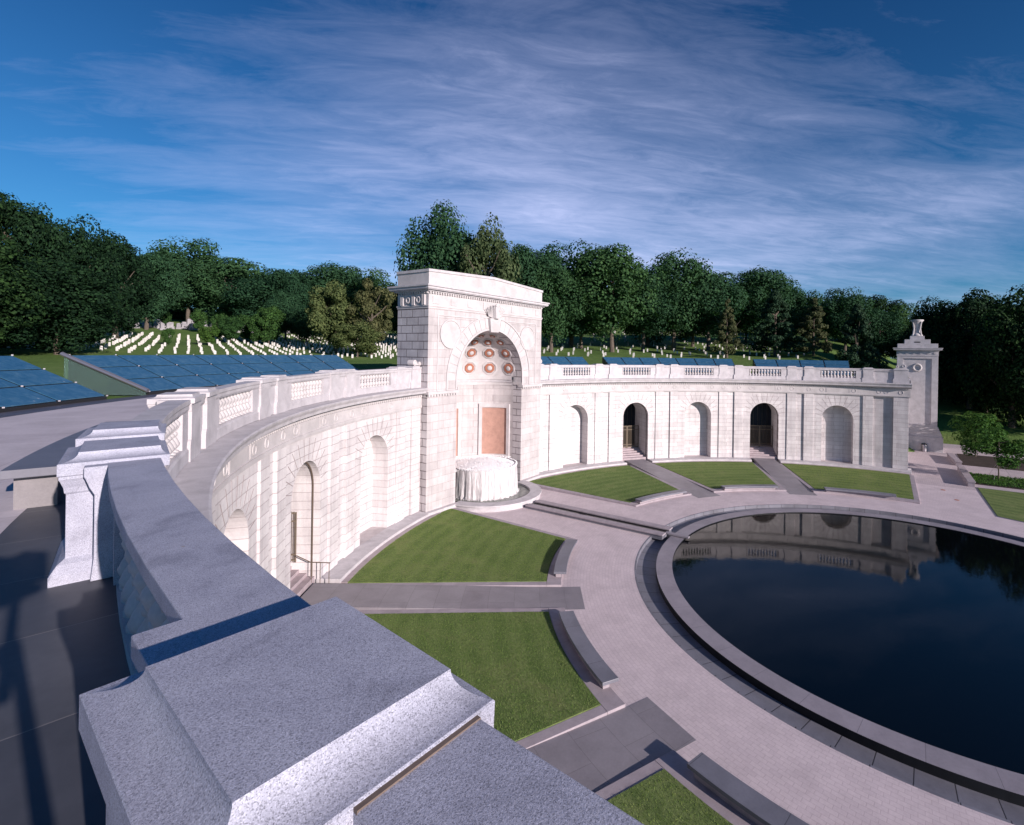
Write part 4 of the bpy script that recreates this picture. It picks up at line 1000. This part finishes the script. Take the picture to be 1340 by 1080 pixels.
# ------------------------------------------------------------------ trees
def crown_mesh(name, seed, mat, nl, leaves, size, shape='oak'):
    rg = random.Random(seed); vs = []; fs = []
    lobes = []
    for i in range(nl):
        for _ in range(50):
            x, y, z = rg.uniform(-1, 1), rg.uniform(-1, 1), rg.uniform(-1, 1)
            d = x*x+y*y+z*z
            if .2 < d < 1: break
        if shape == 'oak':
            r = rg.uniform(.11, .20); c = Vector((x*.40, y*.40, .56+z*.36)); 
            if z < -.3: c.x *= .85; c.y *= .85
        elif shape == 'wide':
            r = rg.uniform(.10, .18); c = Vector((x*.42, y*.42, .50+z*.42))
        elif shape == 'spruce':
            t = rg.random(); rad_ = .47*(1-t)**.85+.02; a = rg.uniform(0, 2*pi); rr = rad_*rg.uniform(.45, 1); r = .05+.06*(1-t); c = Vector((rr*cos(a), rr*sin(a), .10+.86*t))
        elif shape == 'open':
            r = rg.uniform(.08, .15); c = Vector((x*.42, y*.42, .60+z*.34))
        lobes.append((c, r))
    per = leaves//nl
    for c, r in lobes:
        for k in range(per):
            d = Vector((rg.gauss(0, 1), rg.gauss(0, 1), rg.gauss(0, 1))).normalized()
            q = rg.uniform(.72, 1.08); fl = .72 if shape != 'spruce' else .45
            p = c+Vector((d.x*r*q, d.y*r*q, d.z*r*q*fl))
            nrm = (d+Vector((rg.gauss(0, .33), rg.gauss(0, .33), rg.gauss(0, .33)+.2))).normalized()
            u = nrm.orthogonal().normalized(); v = nrm.cross(u); a = rg.uniform(0, 2*pi); u, v = u*cos(a)+v*sin(a), v*cos(a)-u*sin(a)
            s = size*rg.uniform(.6, 1.25); n0 = len(vs); u = Vector((u.x, u.y, u.z*.8)); v = Vector((v.x, v.y, v.z*.8))*1.3
            vs += [p-u*s, p+v*s*.55-u*s*.1+nrm*s*.18, p+u*s, p-v*s*.55+u*s*.1+nrm*s*.12]; fs.append((n0, n0+1, n0+2, n0+3))
    me = bpy.data.meshes.new(name); me.from_pydata(vs, [], fs); me.materials.append(mat); return me
def trunk_mesh(seed, top=.7, limbs=7, r=.028):
    rg = random.Random(seed); mb = MB(); p = Vector((0, 0, -.03)); rr = r*1.25; pts = [p]
    for i in range(5):
        q = Vector((p.x+rg.uniform(-.012, .012), p.y+rg.uniform(-.012, .012), -.03+(top+.03)*(i+1)/5)); r2 = rr*.78; mb.tube(p, q, rr, r2, 8); p, rr = q, r2; pts.append(q)
    for i in range(limbs):
        t = rg.uniform(.35, .95); j = min(4, int(t*5)); b = pts[j].lerp(pts[j+1], t*5-j); a = 2*pi*i/limbs+rg.uniform(-.4, .4); l = rg.uniform(.16, .30)
        e = b+Vector((cos(a)*l, sin(a)*l, rg.uniform(.08, .22))); mid = b.lerp(e, .5)+Vector((0, 0, -.015)); mb.tube(b, mid, r*.42, r*.28, 6); mb.tube(mid, e, r*.28, r*.1, 6)
    me = bpy.data.meshes.new('trunk'); me.from_pydata(mb.v, [], mb.f); me.materials.append(M['bark']); return me
CR = {}
CR['A'] = [crown_mesh('crown', 10+i, M['leafdark'], 70, 21000, .0165) for i in range(3)]
CR['C'] = [crown_mesh('crown', 20+i, M['leafdark'], 60, 20000, .0165, 'wide') for i in range(2)]
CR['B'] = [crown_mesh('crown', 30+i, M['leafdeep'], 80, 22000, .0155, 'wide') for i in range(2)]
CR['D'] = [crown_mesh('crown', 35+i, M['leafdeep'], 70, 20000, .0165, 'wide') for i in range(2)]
CR['O'] = [crown_mesh('crown', 40, M['leafolive'], 40, 11000, .022, 'wide')]
CR['R'] = [crown_mesh('crown', 41, M['leafrust'], 26, 6500, .022, 'open')]
CR['P'] = [crown_mesh('crown', 42, M['leafolive'], 44, 11000, .019, 'oak')]
CR['J'] = [crown_mesh('crown', 43, M['leafrust'], 70, 9000, .022, 'spruce')]
CR['S'] = [crown_mesh('crown', 44, M['leafspruce'], 110, 15000, .018, 'spruce')]
CR['Y'] = [crown_mesh('crown', 45+i, M['leafsap'], 30, 7000, .030) for i in range(2)]
CR['Z'] = [crown_mesh('crown', 47+i, M['leafmid'], 34, 5200, .022, 'open') for i in range(2)]
TR = [trunk_mesh(i) for i in range(3)]; TRY = trunk_mesh(9, .8, 9, .016)
TREES = [(14,160,15.0,7,13,'C'),(24,164,15.2,7.5,13,'C'),(33,160,15.2,7,13,'C'),(4,158,14.8,7,13,'C'),(43,152,15.5,7.5,13,'C'),(54,146,15.5,7.5,13,'C'),(25,175,19,16,16,'C'),(42,168,19,17,16,'C'),(58,158,19,16,15,'A'),(8,170,18,15,15,'C'),(74,148,19,16,15,'C'),(90,132,19,15,15,'A'),(104,112,19,15,15,'C'),(116,92,19,15,15,'A'),(122,72,19,14,14,'C'),(124,54,18,14,14,'A'),(120,38,17,14,14,'C'),(-8,150,17,15,15,'C'),(112,24,15,13,12,'C'),(104,4,11,14,12,'D'),(100,-14,9,14,12,'D'),(96,-30,8,14,13,'D'),(78,-26,5,14,12,'D'),(70,-34,4,15,12,'D'),(-19.5,61,9.5,9,9,'B'),(-15,64,9.5,8.5,9,'B'),(-22,58,9.3,10,9,'B'),(-20.0,74.2,10.34,16.4,8.4,'B'),(-15.0,77.5,10.4,16.2,8.0,'B'),(-9.2,83.2,10.67,15.0,8.5,'B'),(-14.0,72.2,10.02,9.6,7.9,'B'),(-16.9,73.0,10.16,6.1,5.8,'B'),(-2.4,94.9,11.5,15.4,9.0,'B'),(-10.3,81.2,10.55,6.2,5.0,'B'),(-18.5,71.8,10.13,10.7,5.9,'B'),(9.0,119.9,13.59,14.7,8.9,'A'),(23.4,140.2,15.74,19.9,15.0,'A'),(29.6,134.1,15.39,17.9,15.2,'C'),(29.9,118.7,14.04,14.1,13.1,'A'),(24.4,161.0,17.9,14.0,10.7,'C'),(31.4,108.8,13.31,15.6,9.0,'C'),(38.6,105.0,13.43,15.9,12.4,'A'),(41.5,96.7,13.01,15.1,10.9,'C'),(37.9,83.6,11.89,11.2,8.7,'A'),(14.5,68.3,9.79,10.8,6.6,'O'),(16.0,62.2,9.47,10.7,5.8,'R'),(12.5,60.3,9.26,5.1,5.2,'O'),(19.3,90.5,11.42,9.4,5.8,'A'),(19.1,83.5,10.92,6.7,5.0,'A'),(13.6,84.7,10.85,6.6,5.4,'Y'),(3.9,81.3,10.51,3.1,2.9,'Y'),(11.3,95.8,11.62,4.7,3.2,'Y'),(9.3,87.6,10.99,4.5,4.1,'Y'),(13.7,91.9,11.37,4.8,3.9,'Y'),(14.5,128.0,14.39,3.9,3.0,'Y'),(-0.9,81.4,10.51,2.5,1.7,'Y'),(15.7,114.9,13.24,4.7,3.4,'Y'),(12.6,86.3,10.94,5.2,3.5,'Y'),(31.1,64.5,10.28,24.0,11.4,'A'),(32.2,55.3,9.8,21.5,8.7,'P'),(43.7,59.5,10.83,21.2,8.4,'C'),(46.1,55.7,10.8,19.9,12.0,'A'),(56.3,54.7,11.57,20.7,12.2,'C'),(53.6,43.9,10.73,19.3,14.5,'A'),(70.1,44.1,12.15,17.3,11.2,'C'),(65.4,36.6,11.33,19.0,13.4,'A'),(69.0,30.9,11.4,16.1,12.1,'A'),(44.3,51.1,10.4,15.6,9.4,'A'),(54.0,50.7,11.16,14.1,13.2,'A'),(60.3,40.8,11.11,15.5,11.6,'A'),(73.2,35.4,12.0,14.6,10.8,'C'),(84.7,32.2,13.0,14.9,6.5,'C'),(56.8,24.0,9.99,9.8,4.4,'J'),(82.5,24.4,12.5,16.2,11.5,'A'),(88.1,19.3,12.96,14.5,10.6,'C'),(63.2,17.6,10.38,11.2,7.8,'S'),(64.5,11.8,10.38,9.8,5.8,'J'),(81.0,8.2,11.1,12.4,8.5,'A'),(59.2,5.2,6.26,12.1,6.6,'S'),(87.4,27.9,13.13,12.6,9.7,'A'),(97.0,12.8,13.8,10.5,9.1,'C'),(84.6,2.5,8.74,11.2,7.5,'A'),(89.3,-1.3,8.38,12.5,7.5,'C'),(68.0,-4.9,3.5,16.4,7.1,'D'),(65.8,-9.0,3.03,18.3,9.7,'D'),(58.7,-12.7,1.46,18.4,9.0,'D'),(56.7,-17.0,1.02,17.9,8.1,'D'),(80.7,-13.8,6.31,13.0,9.8,'D'),(82.0,-8.3,6.59,10.4,8.5,'D'),(65.1,-15.3,2.87,11.8,7.1,'D'),(84.5,-4.9,7.15,8.6,6.8,'D'),(64.6,-10.7,2.75,10.9,7.6,'D')]
KN = {'A': 'broadleaf_tree', 'C': 'broadleaf_tree', 'B': 'shade_tree', 'D': 'shade_tree', 'O': 'olive_green_tree', 'R': 'sparse_tree', 'P': 'pine_tree', 'J': 'cedar_tree', 'S': 'spruce_tree', 'Y': 'young_tree', 'Z': 'young_tree'}
KL = {'A': 'large rounded dark green oak in the wood on the cemetery hill', 'C': 'broad dark green tree in the wood on the cemetery hill',
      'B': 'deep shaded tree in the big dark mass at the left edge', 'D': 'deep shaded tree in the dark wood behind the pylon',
      'Y': 'small round young tree among the headstones on the grass slope'}
KG = {'A': 'oaks of the wood on the hill', 'C': 'broad trees of the wood on the hill', 'B': 'dark trees at the left edge', 'D': 'dark trees behind the pylon', 'Y': 'young trees among the headstones'}
SPECIAL = {('O', 0): 'tall olive green tree rising left of the arch pavilion', ('O', 1): 'low olive green tree at the foot of the rust brown tree', ('R', 0): 'sparse rust brown tree with a bare pale trunk left of the pavilion',
           ('P', 0): 'tall grey olive pine standing behind the pavilion roof', ('J', 0): 'narrow rust brown cedar behind the right balustrade', ('J', 1): 'wider brown cedar between two dark trees on the right hill',
           ('S', 0): 'dark blue green spruce on the right hill beside the brown cedar', ('S', 1): 'dense dark spruce standing left of the pylon',
           ('Z', 0): 'staked young tree with thin trunk in the bed at the right edge', ('Z', 1): 'young bright green tree standing farther back near the pylon'}
rg = random.Random(21); cnt = {}
def tree(x, y, z, h, wd, k):
    i = cnt.get(k, 0); cnt[k] = i+1
    lab = SPECIAL.get((k, i), KL.get(k)); o = thing(KN[k], lab, 'tree', (x, y, z), KG.get(k))
    o.rotation_euler = (0, 0, rg.uniform(0, 6.28))
    c = bpy.data.objects.new('crown', CR[k][i % len(CR[k])]); t = bpy.data.objects.new('trunk', TRY if k in 'YZ' else TR[i % 3])
    for q_ in (c, t): COL.objects.link(q_); q_.parent = o
    wscale = wd*(1.05 if k == 'B' else .88 if k == 'Y' else 1.25)
    c.scale = (wscale, wscale, h*1.03); t.scale = (h*.75, h*.75, h)
for (x, y, z, h, wd, k) in TREES: tree(x, y, z-.1, h, wd, k)
tree(29.75, -7.1, ZP, 4.6, 4.3, 'Z'); tree(41.6, -6.9, ZP, 5.2, 4.2, 'Z')
# guy wires of the staked tree
o = thing('tree_stakes', 'thin guy wires staking the young tree in the bed', 'stakes', (29.75, -7.1, ZP))
for a in (.6, 2.7, 4.8):
    q = MB(); q.tube((29.75, -7.1, ZP+1.7), (29.75+1.1*cos(a), -7.1+1.1*sin(a), ZP+.05), .012, .012, 5); obj('wire', q, M['steel'], o)

# ------------------------------------------------------------------ headstones
def hs_mesh():
    mb = MB(); n = 8; pts = [(-.17, -.1), (.17, -.1), (.17, .55)]+[(.17*cos(pi*i/n), .55+.07*sin(pi*i/n)) for i in range(1, n)]+[(-.17, .55)]
    mb.loft([[(x, -.055, z) for x, z in pts], [(x, .055, z) for x, z in pts]])
    me = bpy.data.meshes.new('headstone'); me.from_pydata(mb.v, [], mb.f); me.materials.append(M['headstone']); return me
HS = hs_mesh(); rg = random.Random(5)
spots = []
az = rad(20.5); dv = (sin(az), cos(az)); lv = (cos(az), -sin(az)); cam = (-28.42, 1.48)
for row in range(-19, 34):
    lat = row*1.2
    for j in range(0, 20):
        dist = 68+j*2.5; x = cam[0]+dv[0]*dist+lv[0]*lat; y = cam[1]+dv[1]*dist+lv[1]*lat
        if dist > 110 and row < 12: continue
        if rg.random() < (.10 if j < 14 else .2): continue
        spots.append((x+rg.gauss(0, .05), y+rg.gauss(0, .05), 'L'))
for row in range(24):
    lat = -24+row*2.6
    for j in range(24):
        a2 = rad(62); dist = 82+j*2.9; x = cam[0]+sin(a2)*dist+cos(a2)*lat; y = cam[1]+cos(a2)*dist-sin(a2)*lat
        if sqrt(x*x+y*y) < 45 or y < 12: continue
        if rg.random() < .2: continue
        spots.append((x+rg.gauss(0, .3), y+rg.gauss(0, .4), 'R'))
spots.sort(key=lambda p: (p[0]-cam[0])**2+(p[1]-cam[1])**2)
ind = spots[:300]; rest = spots[300:]
for x, y, sd in ind:
    o = bpy.data.objects.new('headstone', HS); COL.objects.link(o); o.location = (x, y, terrain(x, y)+.12); o.rotation_euler = (rg.gauss(0, .02), rg.gauss(0, .02), (-az if sd == 'L' else -rad(62))+rg.gauss(0, .05)); s_ = rg.uniform(1.0, 1.2); o.scale = (s_*.60, s_, s_*rg.uniform(.5, .7))
    if sd == 'R': o.scale = (s_*.75, s_, s_*rg.uniform(.7, .95))
    if sd == 'L': tag(o, 'small white headstone in the curving rows on the slope left of the arch', 'headstone', 'headstones on the left slope')
    else: tag(o, 'small white headstone on the grass under the trees right of the arch', 'headstone', 'headstones on the right slope')
q = MB()
for x, y, sd in rest:
    z = terrain(x, y)+.1; w_ = .12; a = rg.uniform(-.1, .1)-(az if sd == 'L' else rad(62)); cx_, sx_ = cos(a), sin(a); h_ = rg.uniform(.35, .5)
    P = lambda u, v, zz: (x+u*cx_-v*sx_, y+u*sx_+v*cx_, z+zz)
    q.hexa([P(-w_, -.05, -.1), P(w_, -.05, -.1), P(w_, .05, -.1), P(-w_, .05, -.1)], [P(-w_, -.05, h_), P(w_, -.05, h_), P(w_, .05, h_), P(-w_, .05, h_)])
o = obj('distant_headstones', q, M['headstone']); o['kind'] = 'stuff'; tag(o, 'distant white headstones scattered far up the hill', 'headstones')
# larger tombs at the top of the slope
for i in range(110):
    dist = rg.uniform(122, 146); lat = rg.uniform(-26, 40); x = cam[0]+dv[0]*dist+lv[0]*lat; y = cam[1]+dv[1]*dist+lv[1]*lat; z = terrain(x, y)
    w_, d_, h_ = rg.uniform(.3, .65), rg.uniform(.15, .35), rg.uniform(.6, 1.35)
    q = MB(); q.box(x-w_-.15, x+w_+.15, y-d_-.12, y+d_+.12, z-.2, z+.3); q.box(x-w_, x+w_, y-d_, y+d_, z+.3, z+h_)
    if i % 3: q.hexa([(x-w_-.05, y-d_-.05, z+h_), (x+w_+.05, y-d_-.05, z+h_), (x+w_+.05, y+d_+.05, z+h_), (x-w_-.05, y+d_+.05, z+h_)], [(x-w_*.5, y-d_*.5, z+h_+.25), (x+w_*.5, y-d_*.5, z+h_+.25), (x+w_*.5, y+d_*.5, z+h_+.25), (x-w_*.5, y+d_*.5, z+h_+.25)])
    tag(obj('tomb', q, M['tomb']), 'grey granite tomb in the crowd at the top of the left slope', 'tomb', 'granite tombs at the hilltop')
# brown earth steps below the tombs
x, y = cam[0]+dv[0]*124+lv[0]*(-13.5), cam[1]+dv[1]*124+lv[1]*(-13.5); z = terrain(x, y); q = MB()
for i in range(6): q.box(x-1.9, x+1.9, y-3+i*1.1, y+3, z-.4, z+.05+i*.28)
tag(obj('stone_steps', q, plain_stone('brown_steps', (.25, .17, .14), .1)), 'brown steps set in the grass bank below the tombs', 'steps')

# ------------------------------------------------------------------ view camera on its tripod (casts the shadow on the terrace)
CX, CY, CZ = -28.41946, 1.47823, 10.29827; PSI = 1.00605
vc = thing('view_camera', 'large wooden camera on a black tripod whose shadow falls on the terrace floor', 'camera', (CX, CY, ZT))
fw = Vector((sin(PSI), cos(PSI), 0)); rt = Vector((cos(PSI), -sin(PSI), 0)); O_ = Vector((CX, CY, 0))
def vbox(mb, f0, f1, r0, r1, z0, z1):
    P = lambda f, r, z: tuple(O_+fw*f+rt*r+Vector((0, 0, z))); mb.hexa([P(f0, r0, z0), P(f1, r0, z0), P(f1, r1, z0), P(f0, r1, z0)], [P(f0, r0, z1), P(f1, r0, z1), P(f1, r1, z1), P(f0, r1, z1)])
q = MB(); vbox(q, -.36, -.30, -.15, .15, CZ-.17, CZ+.15); obj('back_standard', q, M['wood'], vc)
q = MB(); vbox(q, -.30, -.10, -.11, .11, CZ-.13, CZ+.11); obj('bellows', q, M['leather'], vc)
q = MB(); vbox(q, -.10, -.07, -.12, .12, CZ-.15, CZ+.12); obj('front_standard', q, M['wood'], vc)
q = MB(); vbox(q, -.38, -.06, -.06, .06, CZ-.24, CZ-.18); obj('bed', q, M['wood'], vc)
q = MB(); c_ = O_-fw*.22; q.tube(c_+Vector((0, 0, ZT+1.35)), c_+Vector((0, 0, CZ-.24)), .035, .035, 10); obj('centre_column', q, M['blackmetal'], vc)
for d in (Vector((-.62, -.12, 0)), Vector((.42, .30, 0)), Vector((.36, -.48, 0))):
    k_ = 1.0; q = MB(); q.tube(c_+d*.06+Vector((0, 0, ZT+1.60)), c_+d*k_+Vector((0, 0, ZT)), .032, .02, 8); obj('leg', q, M['blackmetal'], vc)

# ------------------------------------------------------------------ camera
cam_d = bpy.data.cameras.new('camera'); cam_o = bpy.data.objects.new('camera', cam_d); COL.objects.link(cam_o); sc.camera = cam_o
F_, Y0_, PX0, ROLL = 656.228, 461.098, 742.468, .01472
cam_d.sensor_fit = 'HORIZONTAL'; cam_d.sensor_width = 36; cam_d.lens = F_/1340*36
dx, dy = PX0-670, Y0_-540; ppx = 670+dx*cos(ROLL)-dy*sin(ROLL); ppy = 540+dx*sin(ROLL)+dy*cos(ROLL)
cam_d.shift_x = (670-ppx)/1340; cam_d.shift_y = (ppy-540)/1340
cam_d.clip_start = .03; cam_d.clip_end = 9000
cam_o.location = (CX, CY, CZ)
cam_o.matrix_world = Matrix.Translation((CX, CY, CZ)) @ Matrix.Rotation(-PSI, 4, 'Z') @ Matrix.Rotation(pi/2, 4, 'X') @ Matrix.Rotation(ROLL, 4, 'Z')

# ------------------------------------------------------------------ light and sky
SAZ, SEL = rad(191.5), rad(16.5)
sun_dir = Vector((sin(SAZ)*cos(SEL), cos(SAZ)*cos(SEL), sin(SEL)))
sd = bpy.data.lights.new('sun', 'SUN'); so = bpy.data.objects.new('sun', sd); COL.objects.link(so)
sd.energy = 5.0; sd.angle = rad(.53); sd.color = (1.0, .875, .83)
so.rotation_euler = sun_dir.to_track_quat('Z', 'Y').to_euler(); so.location = sun_dir*100
w = bpy.data.worlds.new('World'); sc.world = w; w.use_nodes = True; nt = w.node_tree; bg = nt.nodes['Background']
sky = N(nt, 'ShaderNodeTexSky', sky_type='NISHITA'); sky.sun_disc = False; sky.sun_elevation = SEL; sky.sun_rotation = SAZ
sky.altitude = 20; sky.air_density = 1.0; sky.dust_density = .3; sky.ozone_density = 3.0
tc = N(nt, 'ShaderNodeTexCoord'); sp = N(nt, 'ShaderNodeSeparateXYZ'); nt.links.new(tc.outputs['Generated'], sp.inputs[0])
zc = math_n(nt, 'ADD', math_n(nt, 'MAXIMUM', sp.outputs[2], 0), .12)
cb = N(nt, 'ShaderNodeCombineXYZ'); nt.links.new(math_n(nt, 'DIVIDE', sp.outputs[0], zc), cb.inputs[0]); nt.links.new(math_n(nt, 'DIVIDE', sp.outputs[1], zc), cb.inputs[1])
m0 = N(nt, 'ShaderNodeMapping'); nt.links.new(cb.outputs[0], m0.inputs[0]); m0.inputs['Rotation'].default_value = (0, 0, rad(48))
mp = N(nt, 'ShaderNodeMapping'); nt.links.new(m0.outputs[0], mp.inputs[0]); mp.inputs['Scale'].default_value = (.42, 1.25, 1)
n1 = noise(nt, mp.outputs[0], 1.5, 9, .62, .5); n2 = noise(nt, cb.outputs[0], .55, 4, .5, .4); n3 = noise(nt, mp.outputs[0], 7, 8, .7, .8)
cl = math_n(nt, 'ADD', math_n(nt, 'MULTIPLY', n1, .5), math_n(nt, 'ADD', math_n(nt, 'MULTIPLY', n2, .40), math_n(nt, 'MULTIPLY', n3, .30)))
d0 = Vector((sin(rad(58)), cos(rad(58)), .20)).normalized()
dp = N(nt, 'ShaderNodeVectorMath', operation='DOT_PRODUCT'); nt.links.new(tc.outputs['Generated'], dp.inputs[0]); dp.inputs[1].default_value = d0
bias = math_n(nt, 'SUBTRACT', math_n(nt, 'MULTIPLY', math_n(nt, 'SUBTRACT', dp.outputs['Value'], .79), 1.1), math_n(nt, 'MULTIPLY', sp.outputs[2], .30))
cl = math_n(nt, 'ADD', cl, bias)
mask = ramp(nt, cl, [(.44, (0, 0, 0)), (.62, (.15,)*3), (.78, (.40,)*3), (.95, (.75,)*3)])
skz = ramp(nt, sp.outputs[2], [(.0, (.33, .70, .98)), (.28, (.22, .60, .92)), (.60, (.13, .43, .74))])
skc = mixc(nt, 1, sky.outputs[0], skz, 'MULTIPLY')
col = mixc(nt, mask, skc, (7.6, 8.0, 11.6))
nt.links.new(col, bg.inputs[0]); bg.inputs[1].default_value = .08
sc.view_settings.view_transform = 'Standard'; sc.view_settings.look = 'None'; sc.view_settings.gamma = 1; sc.view_settings.exposure = 0.45
sc.view_settings.use_curve_mapping = False
sc.cycles.max_bounces = 6; sc.cycles.transparent_max_bounces = 6; sc.cycles.use_denoising = True
